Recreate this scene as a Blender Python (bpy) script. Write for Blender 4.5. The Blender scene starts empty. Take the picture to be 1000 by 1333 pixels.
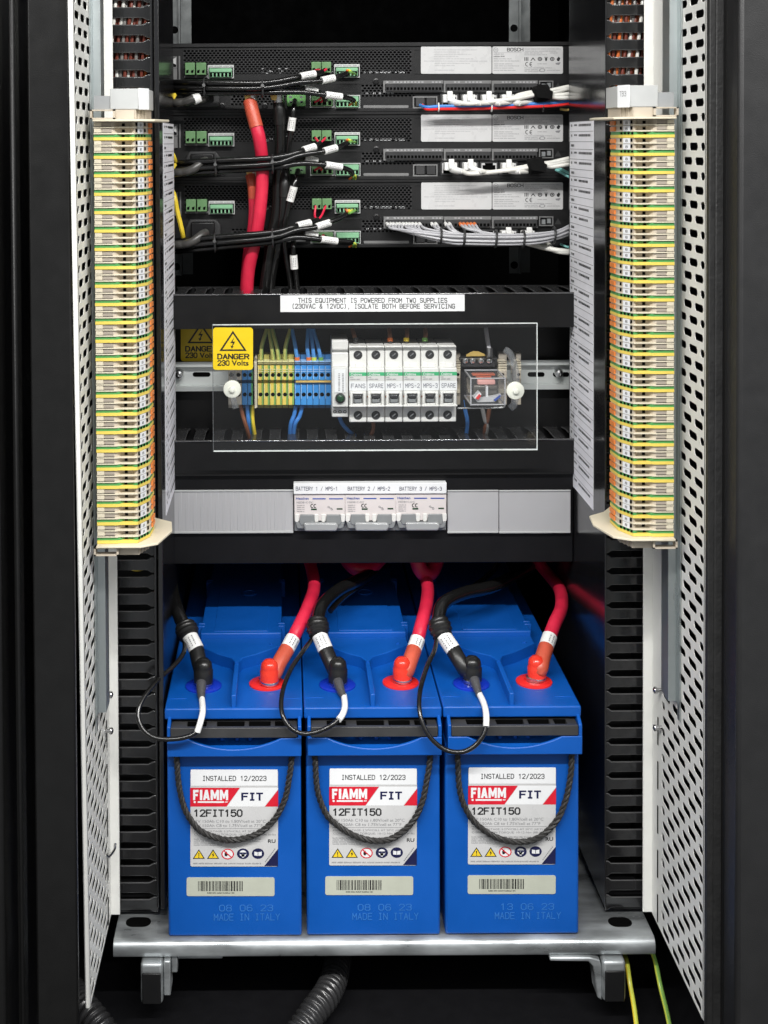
import bpy, math, random
from math import radians, pi, sin, cos
from mathutils import Vector, Matrix
random.seed(7)
sc = bpy.context.scene
COL = sc.collection

# ------------------------------------------------------------------ camera, light, exposure
F = 1760.0            # focal length in photograph pixels (photograph 1000 x 1333)
CX, CY = 373.0, 229.0  # where the optical axis meets the photograph (cropped / shifted frame)
CAMZ = 1.0
PITCH, ROLL = radians(1.5), radians(-0.3)
RM = Matrix.Rotation(pi / 2 - PITCH, 3, 'X') @ Matrix.Rotation(ROLL, 3, 'Z')
cd = bpy.data.cameras.new('camera')
cam = bpy.data.objects.new('camera', cd)
COL.objects.link(cam)
cam.location = (0, 0, CAMZ)
cam.rotation_euler = RM.to_euler()
cd.sensor_width = 36
cd.lens = F / 1333 * 36
cd.shift_x = (500 - CX) / 1333
cd.shift_y = -(666.5 - CY) / 1333
cd.clip_start, cd.clip_end = 0.02, 50
sc.camera = cam

w = bpy.data.worlds.new('World')
sc.world = w
w.use_nodes = True
bg = w.node_tree.nodes['Background']
bg.inputs[0].default_value = (0.94, 0.97, 1.0, 1)
bg.inputs[1].default_value = 0.33


def area(name, loc, target, sx, sy, power, color):
    l = bpy.data.lights.new(name, 'AREA')
    l.shape = 'RECTANGLE'
    l.size, l.size_y = sx, sy
    l.energy = power
    l.color = color
    o = bpy.data.objects.new(name, l)
    COL.objects.link(o)
    o.location = loc
    o.rotation_euler = (Vector(target) - Vector(loc)).to_track_quat('-Z', 'Y').to_euler()
    return o


# ceiling strip light over the aisle in front of the cabinet, and a wide soft fill lamp added further back
area('ceiling_strip_light', (0.10, -0.58, CAMZ + 1.55), (0.10, 1.42, CAMZ - 0.444), 3.4, 0.07, 134, (1.0, 0.985, 0.96))
area('room_fill_light', (0.5, -1.6, CAMZ + 1.5), (0.15, 1.3, CAMZ - 0.5), 1.6, 1.0, 9, (0.97, 0.98, 1.0))

area('side_fill_light', (-2.2, -0.35, CAMZ + 1.45), (0.15, 1.25, CAMZ - 0.3), 0.25, 1.3, 26, (1.0, 0.99, 0.97))  # added side fill, left: brightens the circuit lists and side panels
area('side_fill_light', (2.4, -0.35, CAMZ + 1.45), (0.05, 1.25, CAMZ - 0.3), 0.25, 1.3, 26, (1.0, 0.99, 0.97))  # added side fill, right

sc.view_settings.view_transform = 'Standard'
sc.view_settings.look = 'None'
sc.view_settings.exposure = 0.0
sc.view_settings.gamma = 1.0
sc.cycles.use_denoising = True
sc.cycles.max_bounces = 8
sc.cycles.transparent_max_bounces = 12


# ------------------------------------------------------------------ pixel -> world
def ray(px, py):
    return RM @ Vector(((px - CX) / F, (CY - py) / F, -1.0))


def P(px, py, d):
    v = ray(px, py)
    t = d / v.y
    return Vector((v.x * t, d, CAMZ + v.z * t))


def PZ(px, py, z):
    v = ray(px, py)
    t = (z - CAMZ) / v.z
    return Vector((v.x * t, v.y * t, z))


def K(d):
    return d / F


# ------------------------------------------------------------------ materials
def s2l(c):
    return tuple((x / 255 / 12.92) if x / 255 <= 0.04045 else ((x / 255 + 0.055) / 1.055) ** 2.4 for x in c)


def mat(name, col, rough=0.5, metal=0.0, var=0.08, scale=60.0, bump=0.0, bscale=400.0, rvar=0.1, coat=0.0, spec=0.5, stretch=None):
    m = bpy.data.materials.new(name)
    m.use_nodes = True
    nt = m.node_tree
    b = nt.nodes['Principled BSDF']
    b.inputs['Metallic'].default_value = metal
    b.inputs['Specular IOR Level'].default_value = spec
    b.inputs['Coat Weight'].default_value = coat
    tc = nt.nodes.new('ShaderNodeTexCoord')
    n = nt.nodes.new('ShaderNodeTexNoise')
    n.inputs['Scale'].default_value = scale
    n.inputs['Detail'].default_value = 5
    src = tc.outputs['Object']
    if stretch:
        mp = nt.nodes.new('ShaderNodeMapping')
        mp.inputs['Scale'].default_value = stretch
        nt.links.new(src, mp.inputs[0])
        src = mp.outputs[0]
    nt.links.new(src, n.inputs['Vector'])
    r = nt.nodes.new('ShaderNodeValToRGB')
    r.color_ramp.elements[0].position = 0.3
    r.color_ramp.elements[1].position = 0.7
    r.color_ramp.elements[0].color = tuple(max(0, x * (1 - var)) for x in col) + (1,)
    r.color_ramp.elements[1].color = tuple(min(1, x * (1 + var)) for x in col) + (1,)
    nt.links.new(n.outputs['Fac'], r.inputs[0])
    nt.links.new(r.outputs[0], b.inputs['Base Color'])
    mr = nt.nodes.new('ShaderNodeMapRange')
    mr.inputs['From Min'].default_value = 0.3
    mr.inputs['From Max'].default_value = 0.7
    mr.inputs['To Min'].default_value = max(0.02, rough - rvar)
    mr.inputs['To Max'].default_value = min(1, rough + rvar)
    nt.links.new(n.outputs['Fac'], mr.inputs['Value'])
    nt.links.new(mr.outputs[0], b.inputs['Roughness'])
    if bump > 0:
        n2 = nt.nodes.new('ShaderNodeTexNoise')
        n2.inputs['Scale'].default_value = bscale
        n2.inputs['Detail'].default_value = 2
        nt.links.new(src, n2.inputs['Vector'])
        bp = nt.nodes.new('ShaderNodeBump')
        bp.inputs['Strength'].default_value = bump
        bp.inputs['Distance'].default_value = 0.0006
        nt.links.new(n2.outputs['Fac'], bp.inputs['Height'])
        nt.links.new(bp.outputs[0], b.inputs['Normal'])
    return m


def clear(name, tint, gloss=1.0, haze=0.02):
    """thin clear plastic: see-through with mirror reflections by Fresnel and a trace of dust"""
    m = bpy.data.materials.new(name)
    m.use_nodes = True
    nt = m.node_tree
    nt.nodes.remove(nt.nodes['Principled BSDF'])
    out = nt.nodes['Material Output']
    t = nt.nodes.new('ShaderNodeBsdfTransparent')
    t.inputs[0].default_value = tint + (1,)
    g = nt.nodes.new('ShaderNodeBsdfGlossy')
    g.inputs['Roughness'].default_value = 0.04
    g.inputs[0].default_value = (gloss, gloss, gloss, 1)
    df = nt.nodes.new('ShaderNodeBsdfDiffuse')
    df.inputs[0].default_value = (0.8, 0.82, 0.84, 1)
    f = nt.nodes.new('ShaderNodeLayerWeight')
    f.inputs['Blend'].default_value = 0.5
    pw = nt.nodes.new('ShaderNodeMath')
    pw.operation = 'POWER'
    pw.inputs[1].default_value = 4.0
    nt.links.new(f.outputs['Facing'], pw.inputs[0])
    ma = nt.nodes.new('ShaderNodeMath')
    ma.operation = 'MULTIPLY_ADD'
    ma.inputs[1].default_value = 0.8
    ma.inputs[2].default_value = 0.016
    nt.links.new(pw.outputs[0], ma.inputs[0])
    m1 = nt.nodes.new('ShaderNodeMixShader')
    nt.links.new(ma.outputs[0], m1.inputs[0])
    nt.links.new(t.outputs[0], m1.inputs[1])
    nt.links.new(g.outputs[0], m1.inputs[2])
    m2 = nt.nodes.new('ShaderNodeMixShader')
    m2.inputs[0].default_value = haze
    nt.links.new(m1.outputs[0], m2.inputs[1])
    nt.links.new(df.outputs[0], m2.inputs[2])
    nt.links.new(m2.outputs[0], out.inputs[0])
    return m


M = {}
M['black_paint'] = mat('black_paint', (0.0065, 0.0065, 0.0075), 0.42, bump=0.15, bscale=900, rvar=0.03, spec=0.25)
M['deep_black'] = mat('deep_black', (0.004, 0.004, 0.004), 0.6, spec=0.1)
M['black_gloss'] = mat('black_gloss', (0.009, 0.009, 0.010), 0.16, var=0.05, rvar=0.02, spec=0.9)
M['black_frame'] = mat('black_frame', (0.0065, 0.0065, 0.0065), 0.38, bump=0.25, bscale=1200, rvar=0.03, spec=0.28)
M['grey_frame'] = mat('grey_frame', (0.011, 0.011, 0.0115), 0.45, bump=0.25, bscale=1200, rvar=0.04)
M['rubber'] = mat('rubber', (0.013, 0.013, 0.013), 0.6, bump=0.9, bscale=260)
M['duct_black'] = mat('duct_black', (0.010, 0.010, 0.011), 0.36, bump=0.1, bscale=700, rvar=0.04)
M['finger_black'] = mat('finger_black', (0.016, 0.016, 0.017), 0.14, rvar=0.02, spec=0.8)
M['comb_black'] = mat('comb_black', (0.034, 0.034, 0.035), 0.26, rvar=0.03, spec=0.7)
M['lip_gloss'] = mat('lip_gloss', (0.03, 0.03, 0.031), 0.12, rvar=0.02, spec=1.0, coat=1.0)
M['mesh_grey'] = mat('mesh_grey', (0.022, 0.022, 0.023), 0.42, rvar=0.04, spec=0.4)
M['arris_highlight'] = mat('arris_highlight', (0.075, 0.075, 0.077), 0.2, rvar=0.02, spec=1.0)  # lighter grey for finger bevels: a highlight line put into the colour
M['cover_black'] = mat('cover_black', (0.009, 0.009, 0.0095), 0.36, bump=0.12, bscale=900, rvar=0.03, spec=0.3)
M['unit_black'] = mat('unit_black', (0.0095, 0.0095, 0.010), 0.44, bump=0.2, bscale=1600, rvar=0.04, spec=0.35)
M['dark_hole'] = mat('dark_hole', (0.002, 0.002, 0.002), 0.9, spec=0.05)
M['cable_black'] = mat('cable_black', (0.008, 0.008, 0.008), 0.21, rvar=0.04, bump=0.08, bscale=500)
M['shrink_black'] = mat('shrink_black', (0.011, 0.011, 0.011), 0.36, bump=0.5, bscale=160)
M['cloth_black'] = mat('cloth_black', (0.008, 0.008, 0.008), 0.95, bump=1.0, bscale=700, spec=0.1)
M['white_panel'] = mat('white_panel', (0.80, 0.80, 0.765), 0.45, var=0.025, bump=0.1, bscale=900)
M['zinc'] = mat('zinc', (0.50, 0.545, 0.545), 0.36, metal=0.85, var=0.12, scale=35, rvar=0.10, stretch=(1, 1, 0.12))
M['zinc_dim'] = mat('zinc_dim', (0.16, 0.17, 0.17), 0.45, metal=0.7, var=0.2)
M['zinc_rail'] = mat('zinc_rail', (0.62, 0.65, 0.64), 0.38, metal=0.35, var=0.08, scale=30, rvar=0.08, stretch=(0.1, 1, 1))
M['galvanised'] = mat('galvanised', (0.42, 0.445, 0.455), 0.40, metal=0.65, var=0.5, scale=46, rvar=0.18, bump=0.4, bscale=120, stretch=(0.35, 1, 1))
M['steel'] = mat('steel', (0.62, 0.62, 0.62), 0.25, metal=1.0)
M['dark_steel'] = mat('dark_steel', (0.10, 0.10, 0.105), 0.4, metal=0.8, var=0.2)
M['blue_case'] = mat('blue_case', (0.002, 0.083, 0.39), 0.42, var=0.10, scale=14, bump=0.35, bscale=1500, rvar=0.11, spec=0.4)
M['blue_pad'] = mat('blue_pad', (0.006, 0.03, 0.40), 0.30)
M['red_pad'] = mat('red_pad', (0.72, 0.022, 0.02), 0.35)
M['red_cap'] = mat('red_cap', (0.74, 0.04, 0.02), 0.32)
M['red_cable'] = mat('red_cable', (0.62, 0.018, 0.055), 0.38, var=0.12, bump=0.2, bscale=300)
M['orange_boot'] = mat('orange_boot', (0.52, 0.085, 0.045), 0.42, var=0.15, scale=90, bump=0.3, bscale=200)
M['beige'] = mat('beige', (0.50, 0.44, 0.355), 0.45, var=0.06)
M['cream'] = mat('cream', (0.66, 0.60, 0.465), 0.42, var=0.04)
M['light_grey'] = mat('light_grey', (0.45, 0.46, 0.455), 0.45, var=0.04)
M['filler_grey'] = mat('filler_grey', (0.42, 0.42, 0.43), 0.42, var=0.025, scale=25)
M['mcb_white'] = mat('mcb_white', (0.71, 0.705, 0.68), 0.38, var=0.04)
M['mcb_grey'] = mat('mcb_grey', (0.62, 0.62, 0.60), 0.40, var=0.04)
M['dc_body'] = mat('dc_body', (0.66, 0.61, 0.60), 0.40, var=0.04)
M['dc_grey'] = mat('dc_grey', (0.22, 0.23, 0.235), 0.35, var=0.05)
M['toggle_dark'] = mat('toggle_dark', (0.035, 0.035, 0.037), 0.25)
M['gloss_grey'] = mat('gloss_grey', (0.32, 0.33, 0.335), 0.12, var=0.03, rvar=0.02)
M['term_green'] = mat('term_green', (0.075, 0.29, 0.085), 0.42)
M['term_yellow'] = mat('term_yellow', (0.76, 0.58, 0.11), 0.42)
M['term_blue'] = mat('term_blue', (0.045, 0.27, 0.66), 0.42)
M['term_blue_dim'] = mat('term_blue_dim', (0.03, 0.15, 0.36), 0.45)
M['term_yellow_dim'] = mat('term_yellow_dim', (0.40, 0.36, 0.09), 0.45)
M['term_grey'] = mat('term_grey', (0.33, 0.30, 0.26), 0.45)
M['green_plug'] = mat('green_plug', (0.12, 0.245, 0.105), 0.40, var=0.06)
M['mint_plug'] = mat('mint_plug', (0.21, 0.43, 0.255), 0.40, var=0.06)
M['bright_plug'] = mat('bright_plug', (0.20, 0.50, 0.16), 0.40, var=0.06)
M['orange_lever'] = mat('orange_lever', (0.74, 0.23, 0.05), 0.42)
M['orange_wire'] = mat('orange_wire', (0.70, 0.17, 0.035), 0.4)
M['rust_wire'] = mat('rust_wire', (0.16, 0.032, 0.018), 0.45)
M['white_wire'] = mat('white_wire', (0.72, 0.71, 0.66), 0.38, var=0.04)
M['grey_wire'] = mat('grey_wire', (0.40, 0.40, 0.42), 0.38, var=0.06)
M['dim_wire'] = mat('dim_wire', (0.20, 0.19, 0.18), 0.4)
M['blue_wire'] = mat('blue_wire', (0.05, 0.22, 0.62), 0.38)
M['brown_wire'] = mat('brown_wire', (0.24, 0.085, 0.04), 0.40)
M['yellow_wire'] = mat('yellow_wire', (0.78, 0.58, 0.04), 0.38)
M['lime_wire'] = mat('lime_wire', (0.56, 0.62, 0.08), 0.38)
M['green_wire'] = mat('green_wire', (0.16, 0.36, 0.08), 0.38)
M['teal_wire'] = mat('teal_wire', (0.22, 0.55, 0.52), 0.38)
M['paper'] = mat('paper', (0.76, 0.77, 0.78), 0.5, var=0.02)
M['sleeve_white'] = mat('sleeve_white', (0.78, 0.78, 0.76), 0.42, var=0.03)
M['sticker'] = mat('sticker', (0.56, 0.56, 0.56), 0.30, var=0.03)
M['barcode_paper'] = mat('barcode_paper', (0.48, 0.50, 0.42), 0.42, var=0.04)
M['sheet_paper'] = mat('sheet_paper', (0.86, 0.86, 0.90), 0.5, var=0.03)
M['print_black'] = mat('print_black', (0.012, 0.012, 0.013), 0.5)
M['print_navy'] = mat('print_navy', (0.010, 0.012, 0.06), 0.45)
M['print_grey'] = mat('print_grey', (0.22, 0.22, 0.23), 0.5)
M['print_soft'] = mat('print_soft', (0.36, 0.36, 0.37), 0.5)
M['print_red'] = mat('print_red', (0.62, 0.012, 0.03), 0.4)
M['print_blue'] = mat('print_blue', (0.02, 0.07, 0.36), 0.4)
M['print_green'] = mat('print_green', (0.05, 0.40, 0.17), 0.4)
M['print_yellow'] = mat('print_yellow', (0.84, 0.60, 0.03), 0.45)
M['sign_yellow'] = mat('sign_yellow', (0.84, 0.60, 0.012), 0.40, var=0.03)
M['emboss_blue'] = mat('emboss_blue', (0.03, 0.16, 0.50), 0.45)
M['gold'] = mat('gold', (0.66, 0.46, 0.14), 0.35, metal=0.3)
M['coil_orange'] = mat('coil_orange', (0.80, 0.18, 0.08), 0.4)
M['knob_white'] = mat('knob_white', (0.72, 0.74, 0.66), 0.42)
M['hose'] = mat('hose', (0.022, 0.022, 0.023), 0.24, rvar=0.04)
M['edge_lit'] = mat('edge_lit', (0.74, 0.78, 0.77), 0.3)
M['clear'] = clear('clear_sheet', (0.985, 0.99, 0.99), 0.9, 0.003)
M['clear_box'] = clear('clear_box', (0.95, 0.95, 0.96), 1.0, 0.04)
M['term_green2'] = mat('term_green2', (0.22, 0.40, 0.10), 0.42)
M['case_edge'] = mat('case_edge', (0.45, 0.45, 0.47), 0.2)
M['coil_pink'] = mat('coil_pink', (0.75, 0.38, 0.34), 0.4)
M['contact_metal'] = mat('contact_metal', (0.20, 0.19, 0.17), 0.35, metal=0.6)
M['edge_unlit'] = mat('edge_unlit', (0.16, 0.17, 0.18), 0.3)
M['lime_dull'] = mat('lime_dull', (0.46, 0.46, 0.13), 0.4)
M['green_dull'] = mat('green_dull', (0.20, 0.33, 0.10), 0.4)
M['blue_dull'] = mat('blue_dull', (0.08, 0.27, 0.62), 0.4)
M['brown_dull'] = mat('brown_dull', (0.27, 0.13, 0.08), 0.4)
M['grey_dull'] = mat('grey_dull', (0.40, 0.39, 0.38), 0.4)
M['lead_grey'] = mat('lead_grey', (0.060, 0.058, 0.055), 0.30, rvar=0.05)
M['clear_box2'] = clear('clear_bracket', (0.80, 0.81, 0.83), 1.0, 0.12)
M['lug_dark'] = mat('lug_dark', (0.07, 0.07, 0.075), 0.25)
M['taupe'] = mat('taupe', (0.36, 0.315, 0.26), 0.45)
M['fin_yellow'] = mat('fin_yellow', (0.80, 0.76, 0.40), 0.4)
M['fin_blue'] = mat('fin_blue', (0.34, 0.56, 0.86), 0.4)
M['lens_green'] = mat('lens_green', (0.01, 0.05, 0.02), 0.15)


# ------------------------------------------------------------------ mesh builder
ORG = {}
_txt = {}


def text_geo(s, bold):
    key = (s, bold)
    if key not in _txt:
        cu = bpy.data.curves.new('t', 'FONT')
        cu.body = s
        cu.resolution_u = 2
        cu.offset = bold
        ob = bpy.data.objects.new('t', cu)
        me = bpy.data.meshes.new_from_object(ob)
        vs = [(v.co.x, v.co.y) for v in me.vertices]
        fs = [tuple(p.vertices) for p in me.polygons]
        bpy.data.objects.remove(ob)
        bpy.data.meshes.remove(me)
        bpy.data.curves.remove(cu)
        x0 = min(v[0] for v in vs); x1 = max(v[0] for v in vs)
        y0 = min(v[1] for v in vs); y1 = max(v[1] for v in vs)
        _txt[key] = ([((a - x0) / (x1 - x0), (b - y0) / (y1 - y0)) for a, b in vs], fs)
    return _txt[key]


def catmull(pts, n=8):
    if len(pts) < 3:
        return [Vector(p) for p in pts]
    p = [Vector(q) for q in pts]
    p = [p[0] * 2 - p[1]] + p + [p[-1] * 2 - p[-2]]
    out = []
    for i in range(1, len(p) - 2):
        a, b, c, d = p[i - 1], p[i], p[i + 1], p[i + 2]
        for j in range(n):
            t = j / n
            out.append(0.5 * ((2 * b) + (c - a) * t + (2 * a - 5 * b + 4 * c - d) * t * t + (3 * b - a - 3 * c + d) * t ** 3))
    out.append(p[-2])
    return out


def frames(path):
    ts = []
    for i in range(len(path)):
        a = path[max(0, i - 1)]; b = path[min(len(path) - 1, i + 1)]
        t = (b - a)
        ts.append(t.normalized() if t.length > 1e-9 else Vector((0, 0, 1)))
    up = Vector((0, -1, 0.2))
    if abs(ts[0].dot(up.normalized())) > 0.9:
        up = Vector((1, 0, 0))
    n = (up - ts[0] * up.dot(ts[0])).normalized()
    res = []
    for t in ts:
        n = (n - t * n.dot(t))
        n = n.normalized() if n.length > 1e-9 else t.orthogonal().normalized()
        res.append((t, n, t.cross(n)))
    return res


# plain stroke lettering on a 4 x 6 grid (y up), like a label printer's capitals
GL = {
 'A': [[(0, 0), (2, 6), (4, 0)], [(.7, 2.1), (3.3, 2.1)]], 'B': [[(0, 0), (0, 6), (3, 6), (3.9, 5.2), (3.9, 3.9), (3, 3.2), (0, 3.2)], [(3, 3.2), (4, 2.4), (4, .9), (3, 0), (0, 0)]],
 'C': [[(4, 4.9), (3.1, 6), (1.1, 6), (0, 4.8), (0, 1.2), (1.1, 0), (3.1, 0), (4, 1.1)]], 'D': [[(0, 0), (0, 6), (2.6, 6), (4, 4.6), (4, 1.4), (2.6, 0), (0, 0)]],
 'E': [[(4, 6), (0, 6), (0, 0), (4, 0)], [(0, 3.1), (3.4, 3.1)]], 'F': [[(4, 6), (0, 6), (0, 0)], [(0, 3.1), (3.3, 3.1)]],
 'G': [[(4, 4.9), (3.1, 6), (1.1, 6), (0, 4.8), (0, 1.2), (1.1, 0), (3.1, 0), (4, .9), (4, 2.8), (2.4, 2.8)]], 'H': [[(0, 0), (0, 6)], [(4, 0), (4, 6)], [(0, 3.1), (4, 3.1)]],
 'I': [[(2, 0), (2, 6)], [(.9, 6), (3.1, 6)], [(.9, 0), (3.1, 0)]], 'L': [[(0, 6), (0, 0), (4, 0)]], 'M': [[(0, 0), (0, 6), (2, 2.4), (4, 6), (4, 0)]],
 'N': [[(0, 0), (0, 6), (4, 0), (4, 6)]], 'O': [[(1.1, 0), (0, 1.2), (0, 4.8), (1.1, 6), (2.9, 6), (4, 4.8), (4, 1.2), (2.9, 0), (1.1, 0)]],
 'P': [[(0, 0), (0, 6), (3, 6), (4, 5.1), (4, 3.7), (3, 2.8), (0, 2.8)]], 'Q': [[(1.1, 0), (0, 1.2), (0, 4.8), (1.1, 6), (2.9, 6), (4, 4.8), (4, 1.2), (2.9, 0), (1.1, 0)], [(2.6, 1.6), (4.1, -.3)]],
 'R': [[(0, 0), (0, 6), (3, 6), (4, 5.1), (4, 3.8), (3, 2.9), (0, 2.9)], [(2.4, 2.9), (4, 0)]], 'S': [[(3.9, 5), (3, 6), (1, 6), (0, 5.1), (0, 4.0), (1, 3.2), (3, 2.9), (4, 2.1), (4, .9), (3, 0), (1, 0), (0, 1)]],
 'T': [[(0, 6), (4, 6)], [(2, 6), (2, 0)]], 'U': [[(0, 6), (0, 1.2), (1.1, 0), (2.9, 0), (4, 1.2), (4, 6)]], 'V': [[(0, 6), (2, 0), (4, 6)]], 'W': [[(0, 6), (.9, 0), (2, 4), (3.1, 0), (4, 6)]],
 'X': [[(0, 0), (4, 6)], [(0, 6), (4, 0)]], 'Y': [[(0, 6), (2, 3), (4, 6)], [(2, 3), (2, 0)]],
 '0': [[(1.1, 0), (0, 1.2), (0, 4.8), (1.1, 6), (2.9, 6), (4, 4.8), (4, 1.2), (2.9, 0), (1.1, 0)]], '1': [[(.7, 4.8), (2.1, 6), (2.1, 0)]],
 '2': [[(0, 4.8), (1, 6), (3, 6), (4, 5), (4, 3.9), (0, 0), (4.1, 0)]], '3': [[(0, 5), (1, 6), (3, 6), (4, 5.1), (4, 4), (3, 3.2), (1.6, 3.2)], [(3, 3.2), (4, 2.3), (4, .9), (3, 0), (1, 0), (0, 1)]],
 '5': [[(3.8, 6), (.4, 6), (.1, 3.2), (1.2, 3.8), (3, 3.8), (4, 2.8), (4, 1), (3, 0), (1, 0), (0, .9)]], '6': [[(3.8, 5.2), (2.9, 6), (1.2, 6), (0, 4.6), (0, 1.1), (1.1, 0), (3, 0), (4, 1), (4, 2.5), (3, 3.4), (1, 3.4), (0, 2.4)]],
 '8': [[(1, 3.2), (.1, 4), (.1, 5.2), (1, 6), (3, 6), (3.9, 5.2), (3.9, 4), (3, 3.2), (1, 3.2), (0, 2.3), (0, .9), (1, 0), (3, 0), (4, .9), (4, 2.3), (3, 3.2)]],
 '/': [[(.3, -.3), (3.7, 6.3)]], '-': [[(.5, 2.8), (3.5, 2.8)]], '(': [[(3, 6.4), (1.8, 5), (1.8, 1), (3, -.4)]], ')': [[(1, 6.4), (2.2, 5), (2.2, 1), (1, -.4)]], ',': [[(2, .7), (1.6, -1)]], '.': [[(1.7, .3), (2.4, .3)]],
 '&': [[(4, 0), (.9, 4.3), (.9, 5.3), (1.6, 6), (2.5, 6), (3, 5.2), (2.8, 4.4), (.2, 2.2), (0, 1.2), (.9, 0), (2.2, 0), (4, 2.4)]],
}


def stroke_quads(t, weight, adv=5.6):
    """lettering as separate stroke quads in a unit box"""
    qs = []
    narrow = {'I': 0, '1': 0}
    n = len(t)
    W = adv * (n - 1) + 4
    for i, ch in enumerate(t):
        for pl in GL.get(ch, []):
            for (a, b), (c, d) in zip(pl, pl[1:]):
                dx, dy = c - a, d - b
                L = math.hypot(dx, dy) or 1
                ex, ey = dx / L * weight * .42, dy / L * weight * .42
                nx, ny = -dy / L * weight * .5, dx / L * weight * .5
                x = i * adv
                qs.append([((x + p) / W, q / 6) for p, q in ((a - ex + nx, b - ey + ny), (a - ex - nx, b - ey - ny), (c + ex - nx, d + ey - ny), (c + ex + nx, d + ey + ny))])
    return qs


class MB:
    def __init__(s):
        s.v, s.f, s.m = [], [], []
        s.mi = 0

    def add(s, vs, fs):
        o = len(s.v)
        s.v.extend(tuple(x) for x in vs)
        for f in fs:
            s.f.append(tuple(i + o for i in f))
            s.m.append(s.mi)
        return s

    def box(s, a, b):
        x0, x1 = sorted((a[0], b[0])); y0, y1 = sorted((a[1], b[1])); z0, z1 = sorted((a[2], b[2]))
        return s.add([(x0, y0, z0), (x1, y0, z0), (x1, y1, z0), (x0, y1, z0), (x0, y0, z1), (x1, y0, z1), (x1, y1, z1), (x0, y1, z1)],
                     [(0, 3, 2, 1), (4, 5, 6, 7), (0, 1, 5, 4), (1, 2, 6, 5), (2, 3, 7, 6), (3, 0, 4, 7)])

    def pbox(s, x0, y0, x1, y1, d0, d1):
        a, b = P(x0, y0, d0), P(x1, y1, d0)
        return s.box((a.x, d0, a.z), (b.x, d1, b.z))

    def prism(s, poly, fn, t0, t1):
        """poly of 2D points, fn(u, v, t) -> world"""
        n = len(poly)
        vs = [fn(u, v, t0) for u, v in poly] + [fn(u, v, t1) for u, v in poly]
        fs = [tuple(range(n))[::-1], tuple(range(n, 2 * n))]
        fs += [(i, (i + 1) % n, n + (i + 1) % n, n + i) for i in range(n)]
        return s.add(vs, fs)

    def pprism(s, pts, d0, d1):
        """pixel outline at depth d0 pushed straight back to d1"""
        ws = [P(x, y, d0) for x, y in pts]
        return s.prism([(q.x, q.z) for q in ws], lambda u, v, t: (u, t, v), d0, d1)

    def tube(s, path, r, n=10, caps=True, rf=None):
        fr = frames(path)
        vs = []
        for i, (p, (t, a, b)) in enumerate(zip(path, fr)):
            rr = rf(i / (len(path) - 1)) * r if rf else r
            for k in range(n):
                an = 2 * pi * k / n
                vs.append(p + (a * cos(an) + b * sin(an)) * rr)
        fs = []
        for i in range(len(path) - 1):
            for k in range(n):
                fs.append((i * n + k, i * n + (k + 1) % n, (i + 1) * n + (k + 1) % n, (i + 1) * n + k))
        if caps:
            fs.append(tuple(range(n))[::-1])
            fs.append(tuple(range((len(path) - 1) * n, len(path) * n)))
        return s.add(vs, fs)

    def lathe(s, prof, c, axis=(0, 0, 1), n=20):
        """prof: (radius, height) along axis from c"""
        ax = Vector(axis).normalized()
        a = ax.orthogonal().normalized(); b = ax.cross(a)
        c = Vector(c)
        vs = []
        for r, h in prof:
            for k in range(n):
                an = 2 * pi * k / n
                vs.append(c + ax * h + (a * cos(an) + b * sin(an)) * r)
        fs = []
        for i in range(len(prof) - 1):
            for k in range(n):
                fs.append((i * n + k, i * n + (k + 1) % n, (i + 1) * n + (k + 1) % n, (i + 1) * n + k))
        fs.append(tuple(range(n))[::-1])
        fs.append(tuple(range((len(prof) - 1) * n, len(prof) * n)))
        return s.add(vs, fs)

    def flat(s, pts, d):
        """flat print: pixel polygon facing the camera at depth d"""
        return s.add([P(x, y, d) for x, y in pts], [tuple(range(len(pts)))])

    def disc(s, x, y, rx, ry, d, n=24, r0=0.0):
        if r0 <= 0:
            return s.flat([(x + rx * cos(2 * pi * k / n), y + ry * sin(2 * pi * k / n)) for k in range(n)], d)
        vs = [P(x + rx * q * cos(2 * pi * k / n), y + ry * q * sin(2 * pi * k / n), d) for q in (1.0, r0) for k in range(n)]
        return s.add(vs, [(k, (k + 1) % n, n + (k + 1) % n, n + k) for k in range(n)])

    def ptext(s, t, x0, y0, x1, y1, d, bold=0.0):
        """lettering filling the pixel rectangle (x0,y0 top left) at depth d"""
        vs, fs = text_geo(t, 0.0)
        for k in range(2 if bold > 0 else 1):
            for j in range(2 if bold > 0 else 1):
                ox, oy, dd = k * bold * (y1 - y0) * 2, j * bold * (y1 - y0) * 2, (k * 2 + j) * 2.0e-5
                s.add([P(x0 + ox + (x1 - x0) * u, y1 + oy + (y0 - y1) * v, d - dd) for u, v in vs], fs)
        return s

    def text(s, t, o, right, up, bold=0.0):
        vs, fs = text_geo(t, 0.0)
        o, right, up = Vector(o), Vector(right), Vector(up)
        return s.add([o + right * u + up * v for u, v in vs], fs)

    def stext(s, t, x0, y0, x1, y1, d, weight=0.75, adv=5.6):
        for i, q in enumerate(stroke_quads(t, weight, adv)):
            s.flat([(x0 + (x1 - x0) * u, y1 + (y0 - y1) * v) for u, v in q], d - (i % 6) * 6e-6)
        return s

    def stext3(s, t, o, right, up, weight=0.75, adv=5.6):
        o, right, up = Vector(o), Vector(right), Vector(up)
        for i, q in enumerate(stroke_quads(t, weight, adv)):
            k = Vector((0, -(i % 6) * 6e-6, 0))
            s.add([o + right * u + up * v + k for u, v in q], [(3, 2, 1, 0)])
        return s

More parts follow.
